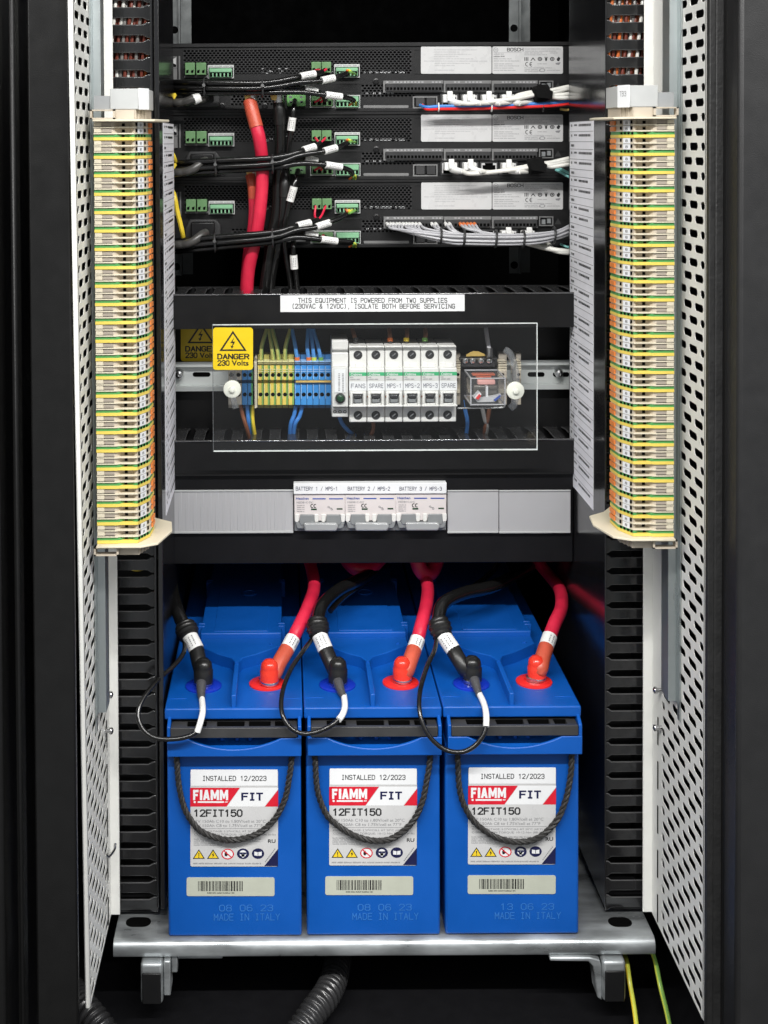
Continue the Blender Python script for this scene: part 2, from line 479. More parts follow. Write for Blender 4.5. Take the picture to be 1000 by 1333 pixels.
    def scrib(s, x0, y, x1, h, d, dens=1.0):
        """a line of print too small to read: word-like runs of short strokes"""
        x = x0
        while x < x1:
            L = random.uniform(2.5, 7.0) * h
            e = min(x1, x + L)
            q = x
            while q < e:
                ww = h * random.uniform(0.25, 0.55)
                t = random.choice((0.0, 0.0, 0.25))
                s.flat([(q, y + h * t), (min(e, q + ww), y + h * t), (min(e, q + ww), y + h), (q, y + h)], d)
                q += ww + h * 0.28 / dens
            x = e + h * 0.7
        return s

    def build(s, name, mats, parent=None, bevel=0.0, seg=2, origin=None, smooth=True, ang=38):
        me = bpy.data.meshes.new(name)
        if parent is not None:
            o = ORG[parent.name]
        elif origin is not None:
            o = Vector(origin)
        else:
            xs = [q[0] for q in s.v]; ys = [q[1] for q in s.v]; zs = [q[2] for q in s.v]
            o = Vector(((min(xs) + max(xs)) / 2, (min(ys) + max(ys)) / 2, min(zs)))
        me.from_pydata([(q[0] - o.x, q[1] - o.y, q[2] - o.z) for q in s.v], [], s.f)
        if not isinstance(mats, (list, tuple)):
            mats = [mats]
        for m in mats:
            me.materials.append(M[m])
        if len(mats) > 1:
            me.polygons.foreach_set('material_index', s.m)
        if smooth:
            me.shade_smooth()
            me.set_sharp_from_angle(angle=radians(ang))
        me.update()
        ob = bpy.data.objects.new(name, me)
        COL.objects.link(ob)
        if parent is not None:
            ob.parent = parent
        else:
            ob.location = o
        ORG[ob.name] = o
        if bevel > 0:
            b = ob.modifiers.new('bevel', 'BEVEL')
            b.width = bevel
            b.segments = seg
            b.limit_method = 'ANGLE'
            b.angle_limit = radians(40)
        return ob


def tag(o, label=None, cat=None, group=None, kind=None):
    if label: o['label'] = label
    if cat: o['category'] = cat
    if group: o['group'] = group
    if kind: o['kind'] = kind
    return o


def thing(name, loc, label, cat, group=None):
    o = bpy.data.objects.new(name, None)
    COL.objects.link(o)
    o.empty_display_size = 0.02
    o.location = loc
    ORG[o.name] = Vector(loc)
    return tag(o, label, cat, group)


def copy_part(o, delta, parent):
    c = o.copy()
    COL.objects.link(c)
    c.parent = parent
    c.location = o.location + Vector(delta)
    ORG[c.name] = ORG[o.name]
    return c


def copy_tree(o, delta, parent=None, label=None, skip=()):
    c = o.copy()
    COL.objects.link(c)
    if parent is None:
        c.location = o.location + Vector(delta)
        ORG[c.name] = Vector(c.location)
    else:
        c.parent = parent
        ORG[c.name] = ORG[parent.name]
    if label: c['label'] = label
    for ch in list(o.children):
        if ch.name.split('.')[0] in skip:
            continue
        copy_tree(ch, (0, 0, 0), c)
    return c


def rrect(x0, y0, x1, y1, r, n=4):
    out = []
    for cx, cy, a0 in ((x1 - r, y0 + r, -pi / 2), (x1 - r, y1 - r, 0), (x0 + r, y1 - r, pi / 2), (x0 + r, y0 + r, pi)):
        for k in range(n + 1):
            a = a0 + k / n * pi / 2
            out.append((cx + r * cos(a), cy + r * sin(a)))
    return out


def perforate(mb, fn, u0, u1, v0, v1, pu, pv, hu, hv, thick):
    """sheet with staggered rounded slots; fn(u, v, t) -> world, t through the thickness"""
    rows = max(1, int(round((v1 - v0) / pv)))
    pv = (v1 - v0) / rows
    vs, fs = [], []

    def quad(a, b, c, d):
        o = len(vs)
        vs.extend([fn(a, b, 0), fn(c, b, 0), fn(c, d, 0), fn(a, d, 0)])
        fs.append((o, o + 1, o + 2, o + 3))
    for r in range(rows):
        vb, vt = v0 + r * pv, v0 + (r + 1) * pv
        cv = (vb + vt) / 2
        u = u0 - (pu / 2 if r % 2 else 0)
        while u < u1 - 1e-9:
            a, b = u, u + pu
            a, b = max(a, u0), min(b, u1)
            cu = u + pu / 2
            h0, h1 = max(cu - hu / 2, a + 0.02 * pu), min(cu + hu / 2, b - 0.02 * pu)
            if h1 - h0 < hv * 0.8:
                quad(a, vb, b, vt)
            else:
                cu = (h0 + h1) / 2
                hw = h1 - h0
                o = len(vs)
                q = min(hu, hv) * 0.34
                x, y = hw / 2, hv / 2
                inner = [(cu - x + q, cv - y), (cu + x - q, cv - y), (cu + x, cv - y + q), (cu + x, cv + y - q), (cu + x - q, cv + y), (cu - x + q, cv + y), (cu - x, cv + y - q), (cu - x, cv - y + q)]
                outer = [(cu - x + q, vb), (cu + x - q, vb), (b, cv - y + q), (b, cv + y - q), (cu + x - q, vt), (cu - x + q, vt), (a, cv + y - q), (a, cv - y + q), (b, vb), (b, vt), (a, vt), (a, vb)]
                vs.extend(fn(p[0], p[1], 0) for p in inner)
                vs.extend(fn(p[0], p[1], thick) for p in inner)
                vs.extend(fn(p[0], p[1], 0) for p in outer)
                for k in range(8):
                    k2 = (k + 1) % 8
                    fs.append((o + k, o + k2, o + 8 + k2, o + 8 + k))
                    if k % 2 == 0:
                        fs.append((o + 16 + k, o + 16 + k2, o + k2, o + k))
                    else:
                        fs.append((o + 16 + k, o + 24 + k // 2, o + 16 + k2, o + k2, o + k))
            u += pu
    mb.add(vs, fs)
    return mb

# ------------------------------------------------------------------ main planes
XL = P(228, 480, 1.42).x          # inner face of the left upright wall
XR = P(742.5, 480, 1.42).x        # inner face of the right upright wall
PXL = P(145, 1190, 1.27).x        # left perforated panel
PXR = P(848, 1186, 1.27).x        # right perforated panel
RF = 1.265                        # front of the uprights
FLOOR = CAMZ - 0.827
TOP = CAMZ + 0.62
DU = 1.47                         # face of the amplifiers' power units
DT = 1.40                         # face of trunking covers and filler strips

# ------------------------------------------------------------------ cabinet
cab = thing('equipment_cabinet', (0.09, 1.6, FLOOR), 'black steel equipment cabinet standing open around all the gear', 'cabinet')
MB().box((-0.45, 0.75, FLOOR - 0.03), (0.75, 2.06, FLOOR)).build('base_panel', 'black_paint', cab)
MB().box((-0.30, 2.06, FLOOR), (0.50, 2.08, TOP)).build('back_panel', 'deep_black', cab)  # blacker than the other panels: deep shade put into its colour
MB().box((-0.30, 1.12, TOP), (0.50, 2.08, TOP + 0.02)).build('roof_panel', 'black_paint', cab)
MB().box((PXL - 0.075, 1.13, FLOOR), (PXL - 0.07, 2.06, TOP)).build('side_panel', 'black_paint', cab)
MB().box((PXR + 0.07, 1.13, FLOOR), (PXR + 0.075, 2.06, TOP)).build('side_panel', 'black_paint', cab)
# uprights: a front flange with a groove and a glossy wall running back
for sx, X in ((-1, XL), (1, XR)):
    mb = MB()
    pw = 0.0086 if sx < 0 else 0.0024
    mb.box((X, RF, FLOOR + 0.098), (X + sx * pw * .52, RF + 0.02, TOP))
    mb.box((X + sx * pw * .52, RF + 0.005, FLOOR + 0.098), (X + sx * pw * .70, RF + 0.02, TOP))
    mb.box((X + sx * pw * .70, RF + 0.002, FLOOR + 0.098), (X + sx * pw, RF + 0.02, TOP))
    mb.build('upright_post', 'black_gloss', cab, bevel=0.0012)
    zs = P(500, 700, 1.42).z
    MB().box((X, RF + 0.02, FLOOR + 0.098), (X + sx * 0.002, 1.427, TOP)).build('upright_wall', 'black_gloss', cab)
    MB().box((X + sx * 0.0005, 1.427, FLOOR + 0.098), (X + sx * 0.003, 2.0, zs)).build('lower_wall', 'black_gloss', cab)

# rear 19 inch rails seen above the top unit (square-punched)
for x0, x1 in ((222, 249), (661, 690)):
    a, b = P(x0, 0, 1.62), P(x1, 0, 1.62)
    mb = MB()
    perforate(mb, lambda u, v, t: (u, 1.62 + t, v), a.x + (b.x - a.x) * .5, b.x, CAMZ - 0.16, CAMZ + 0.22, b.x - a.x - (b.x - a.x) * .5, 0.0212, 0.0088, 0.0118, 0.002)
    mb.box((a.x, 1.61, CAMZ - 0.16), (a.x + (b.x - a.x) * .42, 1.612, CAMZ + 0.22))
    mb.box((a.x + (b.x - a.x) * .42, 1.605, CAMZ - 0.16), (a.x + (b.x - a.x) * .5, 1.62, CAMZ + 0.22))
    mb.build('rear_rail', 'zinc_dim', cab, smooth=False)
    rh = None
    for k in range(8):
        z = CAMZ - 0.15 + k * 0.047
        if rh is None:
            rh = MB().lathe([(0.0035, 0), (0.0045, 0.001)], (a.x + (b.x - a.x) * .22, 1.609, z), (0, 1, 0), 12).build('rail_hole', 'dark_hole', cab)
        else:
            copy_part(rh, (0, 0, k * 0.047), cab)

# door frames left and right
MB().pbox(-240, -60, 9, 1420, 1.085, 1.112).build('door_frame', 'black_frame', cab, bevel=0.0022, seg=3)
MB().pbox(9.5, -60, 33, 1420, 1.092, 1.112).build('door_frame', 'black_frame', cab, bevel=0.0026, seg=3)
MB().pbox(34, -60, 103, 1420, 1.1, 1.108).build('frame_post', 'black_frame', cab, bevel=0.0018, seg=2)
mb = MB().pbox(924, -60, 932, 1420, 1.098, 1.106)
mb.pbox(932.5, -60, 939, 1420, 1.096, 1.106)
mb.pbox(939.5, -60, 946, 1420, 1.099, 1.106)
mb.build('rubber_gasket', 'rubber', cab, bevel=0.001)
MB().pbox(946.5, -60, 962, 1420, 1.088, 1.106).build('frame_post', 'black_frame', cab, bevel=0.002, seg=3)
MB().pbox(962.5, -60, 1240, 1420, 1.06, 1.106).build('door_frame', 'grey_frame', cab, bevel=0.004, seg=3)

# ------------------------------------------------------------------ perforated swing panels
ZPB = P(145, 1190, 1.27).z       # bottom of flange and panel
HOLE = dict(pu=0.0315, pv=0.0123, hu=0.0230, hv=0.0066, thick=0.0005)
for sx, X, lab, rpx in ((-1, PXL, 'white perforated steel side panel behind the left terminal strip', (122, 146)),
                        (1, PXR, 'white perforated steel side panel behind the right terminal strip', (857, 879))):
    pan = thing('perforated_panel', (X, 1.19, ZPB), lab, 'panel')
    mb = MB()
    f0, f1 = (1.086 if sx < 0 else 1.106), 1.268
    nc = 4.0
    zt_ = TOP - 0.02
    sk = 0.050 if sx < 0 else 0.0        # the left panel's front edge is not quite plumb

    def lean(v):
        return sk * (CAMZ + 0.12 - v)
    perforate(mb, lambda u, v, t: (X + sx * t, u + lean(v), v), f0 + 0.005, f0 + 0.005 + HOLE['pu'] * nc, ZPB, zt_, **HOLE)
    ub = f0 + 0.005 + HOLE['pu'] * nc
    mb.prism([(ub + lean(ZPB), ZPB), (f1, ZPB), (f1, zt_), (ub + lean(zt_), zt_)], lambda u, v, t: (X + sx * t, u, v), 0, 0.0016)
    mb.build('sheet', 'white_panel', pan, smooth=False)
    lw = 0.0040 if sx < 0 else 0.0080
    MB().prism([(f0 + lean(ZPB), ZPB), (f0 + 0.0045 + lean(ZPB), ZPB), (f0 + 0.0045 + lean(zt_), zt_), (f0 + lean(zt_), zt_)], lambda u, v, t: (X + sx * t, u, v), 0, lw).build('front_lip', 'white_panel', pan, bevel=0.0012)
    # flange that faces the room, in front of the cable duct
    xa = X + sx * 0.004
    xb = X - sx * 0.0085
    MB().box((xa, 1.2685, ZPB), (xb, 1.2705, TOP - 0.02)).build('flange', 'white_panel', pan, bevel=0.0006)
    mb = MB()
    for k in range(5):
        z = P(500, 940 + k * 58, 1.24).z
        mb.box((X - sx * 0.0002, 1.246, z), (X - sx * 0.0006, 1.2485, z - 0.026))
    mb.build('bend_slot', 'dark_hole', pan)
    # zinc mounting rail standing off the panel
    zb = P(500, 916 if sx < 0 else 905, 1.2).z
    xr = X - sx * 0.0022
    y0 = 1.178
    mb = MB()
    prof = [(0, 0.0), (0.0, 0.006), (0.0065, 0.0065), (0.0065, 0.0285), (0.0, 0.029), (0.0, 0.035), (-0.0012, 0.035), (-0.0012, 0.0278), (0.0053, 0.0273), (0.0053, 0.0077), (-0.0012, 0.0072), (-0.0012, 0.0)]
    mb.prism(prof, lambda u, v, t: (xr - sx * u, y0 + v, t), zb, TOP - 0.04)
    mb.build('mounting_rail', 'zinc', pan, smooth=False)
    MB().box((X - sx * 0.0004, y0 - 0.004, zb - 0.014), (X - sx * 0.0016, y0 + 0.003, TOP - 0.04)).build('rail_backing', 'zinc', pan, smooth=False)
    for (px, py) in (((139, 952), (130, 905)) if sx < 0 else ((851, 948), (858, 899))):
        q = P(px, py, 1.235)
        mb = MB()
        mb.lathe([(0.0010, 0), (0.0030, 0.0010), (0.0034, 0.002), (0.0030, 0.0035), (0.002, 0.0036), (0.002, 0.008)], (X - sx * 0.008, 1.236, q.z), (sx, 0, 0), 14)
        mb.build('panel_screw', 'steel', pan)
    if sx < 0:
        mb = MB()
        pts = [P(150, 1098, 1.255), P(149, 1106, 1.25), P(142, 1115, 1.24), P(138, 1113, 1.235)]
        mb.tube(catmull(pts, 5), 0.0012, 8)
        mb.build('wire_hook', 'steel', pan)

# ------------------------------------------------------------------ vertical cable ducts with fingers
DD = 1.282
for sx, pxa, pxb, lab in ((-1, 157, 204, 'vertical black slotted cable duct left of the batteries'), (1, 832, 788, 'vertical black slotted cable duct right of the batteries')):
    xa, xb = P(pxa, 900, DD).x, P(pxb, 900, DD).x       # flange side, upright side
    xa -= -sx * 0.012
    zb = P(500, 1187, DD).z
    duct = thing('cable_duct', ((xa + xb) / 2, DD + 0.03, zb), lab, 'cable duct')
    pitch = 22.6 * K(DD)
    n = int((TOP - 0.3 - zb) / pitch)
    w = abs(xb - xa)
    dirx = 1 if xb > xa else -1
    h = 14.2 * K(DD)
    mb = MB()
    e = pitch - h
    k1, k2 = (.0085, .0040) if sx < 0 else (.0060, .0030)
    out = [(0, 0), (w - k1, 0), (w - k2, -e * .38), (w, -e * .38), (w, h + e * .38), (w - k2, h + e * .38), (w - k1, h), (0, h)]
    mb.prism(out, lambda u, v, t: (xa + dirx * u, DD + t, zb + 0.003 + v), 0, 0.0022)
    f0 = mb.build('finger', ['finger_black', 'arris_highlight'], duct, bevel=0.0008, seg=3)
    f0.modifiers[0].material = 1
    for k in range(1, n):
        copy_part(f0, (0, 0, k * pitch), duct)
    mb = MB()
    zt = zb + n * pitch
    mb.box((xa, DD + 0.07, zb), (xb, DD + 0.072, zt))
    mb.box((xb - dirx * 0.0018, DD + 0.0024, zb), (xb, DD + 0.07, zt))
    mb.box((xa, DD + 0.0024, zb), (xa + dirx * 0.0018, DD + 0.07, zt))
    mb.box((xa, DD + 0.0024, zb), (xb, DD + 0.07, zb + 0.002))
    mb.build('duct_trough', 'duct_black', duct)
    # wires laid inside, visible through the slots
    lo, hi = (147, 192) if sx < 0 else (793, 836)
    cols = ['orange_wire', 'white_wire', 'rust_wire', 'dim_wire', 'orange_wire', 'white_wire', 'rust_wire', 'orange_wire', 'white_wire', 'dim_wire', 'rust_wire', 'orange_wire', 'white_wire', 'rust_wire']
    if sx < 0:
        cols = ['white_wire', 'rust_wire', 'rust_wire', 'white_wire', 'dim_wire', 'rust_wire', 'rust_wire', 'white_wire', 'rust_wire', 'rust_wire', 'dim_wire', 'rust_wire', 'rust_wire', 'orange_wire']
    for k, c in enumerate(cols):
        t = k / (len(cols) - 1)
        x = lo + (hi - lo) * t
        dz = random.uniform(-5, 5)
        pts = [P(x + 10 + dz, -60, DD + 0.03), P(x + 4, 0, DD + 0.0055 + 0.003 * (k % 3)), P(x - 1 + dz * .5, 60, DD + 0.0050 + 0.004 * (k % 2)), P(x - 5, 120, DD + 0.006 + 0.003 * (k % 3)), P(x - 4 - dz, 190, DD + 0.03)]
        pts = [Vector((min(max(q.x, min(xa, xb) + .004), max(xa, xb) - .004), q.y, q.z)) for q in pts]
        ob = MB().tube(catmull(pts, 6), 0.0017, 8).build('duct_wire', c)
        side = 'left' if sx < 0 else 'right'
        nm = {'orange_wire': 'bright orange', 'white_wire': 'white', 'rust_wire': 'dark rusty red', 'dim_wire': 'dull grey'}[c]
        cnt = sum(1 for q in cols[:k] if q == c)
        tag(ob, f'{("first", "second", "third", "fourth", "fifth", "sixth", "seventh", "eighth")[cnt]} {nm} wire from the left in the top slots of the {side} duct', 'wire', f'wires in the {side} duct')
    if sx < 0:
        q = [P(150, 736, DD + .02), P(165, 738, DD + .006), P(178, 741, DD + .004), P(192, 738, DD + .02)]
        tag(MB().tube(catmull(q, 6), 0.0022, 8).build('yellow_wire', 'yellow_wire'), 'short yellow wire showing in one slot of the left duct', 'wire')

# ------------------------------------------------------------------ vertical terminal strips
TP = 0.00505
for sx, xb, dy, lab in ((-1, PXL + 0.0074, 0.0, 'tall beige terminal strip with green-yellow earth blocks on the left panel'),
                        (1, PXR - 0.0115, 0.012, 'tall beige terminal strip with green-yellow earth blocks on the right panel')):
    def W(u, y, z, xb=xb, sx=sx, dy=dy):
        return (xb - sx * u * 0.9, y + dy, z)
    zt = P(500, 157, 1.15).z
    zb = P(500, 706, 1.146).z
    n = 69
    pit = (zt - zb) / n
    strip = thing('terminal_strip', W(0.02, 1.19, zb), lab, 'terminal strip')
    full = [(0.0, 1.146), (0.019, 1.146), (0.0215, 1.1475), (0.0385, 1.1475), (0.0480, 1.1665), (0.0495, 1.190), (0.0430, 1.200), (0.030, 1.240), (0.0, 1.248)]
    core = [(0.0, 1.1475), (0.0175, 1.1475), (0.0195, 1.1488), (0.0205, 1.1500), (0.0235, 1.1530), (0.0335, 1.1535), (0.0362, 1.1500), (0.0382, 1.1488), (0.0474, 1.1672), (0.0489, 1.190), (0.0424, 1.199), (0.030, 1.239), (0.0, 1.247)]
    z0 = zt - pit

    full_core = [(0.0, 1.1472), (0.0210, 1.1472), (0.0245, 1.1500), (0.0325, 1.1505), (0.0355, 1.1484), (0.0382, 1.1480), (0.0476, 1.1668), (0.0491, 1.190), (0.0426, 1.199), (0.030, 1.239), (0.0, 1.247)]

    def term(col_plate, col_core, plate_h, name, core):
        mb = MB()
        mb.mi = 0
        mb.prism(full, lambda u, v, t: W(u, v, z0 + t), 0.00008, plate_h)
        mb.mi = 1
        mb.prism(core, lambda u, v, t: W(u, v, z0 + t), plate_h, pit - 0.00012)
        mb.mi = 2
        zc = z0 + (plate_h + pit) / 2
        hh = (pit - plate_h) * 0.40
        # cable entry, test sockets and clip window as dark openings standing in the recess
        yh = 1.1526 if col_core == 'beige' else 1.1497
        mb.box(W(0.0258, yh, zc - hh * .95), W(0.0286, yh + .002, zc + hh * .55))
        slits = ((0.0392, 1.1500), (0.0458, 1.1630)) if col_core == 'beige' else ((0.0390, 1.1486), (0.0412, 1.1530), (0.0434, 1.1574), (0.0456, 1.1618))
        for u0, v0 in slits:
            mb.box(W(u0, v0, zc - hh * .8), W(u0 + 0.0012, v0 + 0.0022, zc + hh * .8))
        if col_core == 'beige':
            mb.box(W(0.0004, 1.1461, z0 + plate_h - .0001), W(0.0168, 1.1476, z0 + plate_h + 0.0004))
        if col_core != 'beige':
            return mb.build(name, [col_plate, col_core, 'dark_hole'], strip, smooth=False)
        mb.mi = 3
        mb.box(W(0.0004, 1.1464, zc - hh), W(0.0070, 1.1478, zc + hh))
        mb.mi = 4
        mb.box(W(0.0078, 1.1471, zc - hh), W(0.0165, 1.1479, zc + hh))
        return mb.build(name, [col_plate, col_core, 'dark_hole', 'cream' if col_core == 'beige' else col_plate, 'taupe' if col_core == 'beige' else col_core], strip, smooth=False)
    tb = term('cream', 'beige', pit * 0.22, 'terminal_block', core)
    te = term('term_yellow', 'term_green', pit * 0.50, 'terminal_block', full_core)
    te['label'] = 'green and yellow earth terminal'
    # marker tag, standing on the sloping shoulder
    def slope_box(a, b, t0, t1, lift, thick, zlo, zhi, m, name, parent):
        ax, ay = a; bx, by = b
        dx, dyy = bx - ax, by - ay
        L = math.hypot(dx, dyy)
        nx, ny = dyy / L, -dx / L
        pts = []
        for t, l in ((t0, lift), (t1, lift), (t1, lift + thick), (t0, lift + thick)):
            pts.append((ax + dx * t + nx * l, ay + dyy * t + ny * l))
        mb = MB()
        mb.prism(pts, lambda u, v, t: W(u, v, z0 + t), zlo, zhi)
        return mb, pts
    mb, pts = slope_box((0.0385, 1.1475), (0.0480, 1.1665), 0.22, 0.66, 0.0001, 0.0006, 0.0003, pit - 0.0003, 0, 'm', tb)
    mk = mb.build('marker_tag', 'paper', tb, smooth=False)
    a, b = pts[3], pts[2]
    mb = MB()
    num = (0.35, 0.42) if sx < 0 else (0.30, 0.45)
    pa = Vector(W(a[0] * (1 - .32) + b[0] * .32, a[1] * (1 - .32) + b[1] * .32 - .00012, z0 + pit * .28))
    pb = Vector(W(a[0] * (1 - .68) + b[0] * .68, a[1] * (1 - .68) + b[1] * .68 - .00012, z0 + pit * .28))
    if sx > 0:
        pa, pb = pb, pa
    mb.text('8', pa, pb - pa, (0, 0, pit * .46), 0.03)
    mt = mb.build('tag_print', 'print_black', tb, smooth=False)
    mb, pts = slope_box((0.0480, 1.1665), (0.0495, 1.190), 0.34, 0.92, -0.0002, 0.0014, 0.0006, pit - 0.0009, 0, 'l', tb)
    lv = mb.build('push_lever', 'orange_lever', tb, smooth=False)
    kids_b, kids_e = [mk, mt, lv], []
    first_e = True
    for k in range(1, n):
        src, kids = (te, kids_e) if k % 3 == 2 else (tb, kids_b)
        if src is te and first_e:
            te.location.z = -k * pit
            first_e = False
            continue
        c = copy_part(src, (0, 0, 0), strip)
        c.location.z = -k * pit
        for q in kids:
            d = q.copy(); COL.objects.link(d); d.parent = c
    # end plates: a thin wide plate at top and bottom
    plate = [(0.0, 1.140), (0.020, 1.140), (0.042, 1.140), (0.0575, 1.149), (0.0675, 1.185), (0.0645, 1.213), (0.047, 1.226), (0.030, 1.252), (0.0, 1.252)]
    for zz in (zt + 0.0002, zb - 0.0022):
        MB().prism(plate, lambda u, v, t: W(u, v, t), zz, zz + 0.0020).build('end_plate', 'cream', strip, bevel=0.0004, seg=1)
    # end brackets above and below
    brk = [(0.020, 1.1475), (0.0385, 1.1475), (0.0470, 1.1665), (0.0480, 1.205), (0.020, 1.21)]
    for z1, z2 in ((zt + 0.0024, zt + 0.0105), (zb - 0.0100, zb - 0.0025)):
        mb = MB()
        mb.mi = 0
        mb.prism(brk, lambda u, v, t: W(u, v, t), z1, z2)
        for zq in (z1, z2 - 0.0012):
            mb.box(W(-0.003, 1.144, zq), W(0.0205, 1.152, zq + 0.0012))
        for u in (-0.003, 0.0185):
            mb.box(W(u, 1.144, z1), W(u + 0.002, 1.152, z2))
        for k in range(4):
            t = 0.1 + k * 0.28
            a = Vector(W(0.0385 + 0.0085 * t, 1.1475 + 0.019 * t, (z1 + z2) / 2))
            mb.box(a + Vector((-0.0004, -0.0022, -(z2 - z1) * .5)), a + Vector((0.0004, 0.002, (z2 - z1) * .5)))
        mb.build('end_bracket', 'beige', strip, smooth=False)
    # grey cap with a white tag on top
    z1 = zt + 0.0107
    cap = [(0.0155, 1.1475), (0.0425, 1.1475), (0.0500, 1.160), (0.0500, 1.205), (0.0155, 1.205)]
    zc = z1 + (0.0175 if sx < 0 else 0.0185)
    cp = MB().prism(cap, lambda u, v, t: W(u, v, t), z1, zc).build('cap', 'light_grey', strip, bevel=0.0004, seg=1)
    MB().box(W(0.0002, 1.1485, z1), W(0.0153, 1.1502, zc - 0.006)).build('clip', 'gloss_grey', strip)
    mb, pts = slope_box((0.0425, 1.1475), (0.0500, 1.160), -0.05, 1.0, 0.0002, 0.0012, 0, 0.01, 0, 'x', strip)
    MB().prism(pts, lambda u, v, t: W(u, v, t), z1 - 0.0004, zc + 0.0004).build('name_tag', 'paper', strip, bevel=0.0003, seg=1)
    if sx > 0:
        a, b = pts[3], pts[2]
        pa = Vector(W(a[0] * .2 + b[0] * .8, a[1] * .2 + b[1] * .8 - .0002, z1 + 0.0095))
        pb = Vector(W(a[0] * .72 + b[0] * .28, a[1] * .72 + b[1] * .28 - .0002, z1 + 0.0095))
        mb = MB()
        mb.stext3('TB3', pa, pb - pa, (0, 0, 0.0040), 0.8)
        mb.build('lettering', 'print_grey', strip, smooth=False)

# ------------------------------------------------------------------ printed circuit lists stuck on the upright walls
for sx, X, d0, pb_, lab in ((-1, XL, 1.302, 658, 'narrow printed list of circuits stuck on the left upright'), (1, XR, 1.312, 650, 'wide printed list of circuits stuck on the right upright')):
    xf = X - sx * 0.0004
    zt, zb = P(500, 159, 1.37).z, P(500, 643, 1.37).z - 0.002
    sh = thing('circuit_list', (X, 1.36, zb), lab, 'label sheet')
    MB().box((X - sx * 0.0001, d0, zb), (xf, 1.4205, zt)).build('paper', 'sheet_paper', sh, smooth=False)
    z = zt
    mbl, mbt = MB(), MB()
    xp = xf - sx * 0.00015
    Wd = 1.4205 - d0
    row = 0.0098
    r = 0
    while z - row > zb + 0.002:
        mbl.add([(xp, d0, z), (xp, 1.4205, z), (xp, 1.4205, z - 0.0005), (xp, d0, z - 0.0005)], [(0, 1, 2, 3)])
        kinds = r % 3
        zz = z - row * 0.30

        def run(y0, y1, zc, hh):
            q = y0
            while q < y1:
                ww = random.uniform(0.0016, 0.0034)
                e = min(y1, q + ww)
                mbt.add([(xp, q, zc), (xp, e, zc), (xp, e, zc - hh), (xp, q, zc - hh)], [(0, 1, 2, 3)])
                q = e + random.uniform(0.0006, 0.0016)
        far, near = 1.4205, d0
        def F_(t):      # reading direction: from the left as one faces the sheet
            return (near + Wd * t) if sx < 0 else (far - Wd * t)
        def rr(t0, t1, zc, hh):
            a, b = sorted((F_(t0), F_(t1)))
            run(a, b, zc, hh)
        if kinds == 2:
            rr(0.06, 0.20, zz, 0.0024)
        else:
            rr(0.06, 0.11, zz, 0.0024); rr(0.20, 0.32, zz, 0.0018)
            rr(0.40, random.uniform(0.78, 0.94), zz, 0.0024)
        z -= row * (0.78 if kinds == 2 else 1.05)
        r += 1
    mbl.build('ruled_lines', 'print_grey', sh, smooth=False)
    mbt.build('small_print', 'print_black', sh, smooth=False)

# ------------------------------------------------------------------ batteries
BF = 1.25                         # front of the battery bands
BB = 1.2365                       # front of the projecting band and carrying bar
bl, br = P(216.5, 950, BF), P(392.5, 950, BF)
BX0, BX1 = bl.x, br.x
BZ = P(304, 1219, BF).z   # bottom
kb = K(BF)


def zb_(py):
    return P(304, py, BF).z


def zbb(py):
    return P(304, py, BB).z


ZL = zb_(921)                     # lid top
ZL0 = zb_(935.5)
YB = BF + 0.43


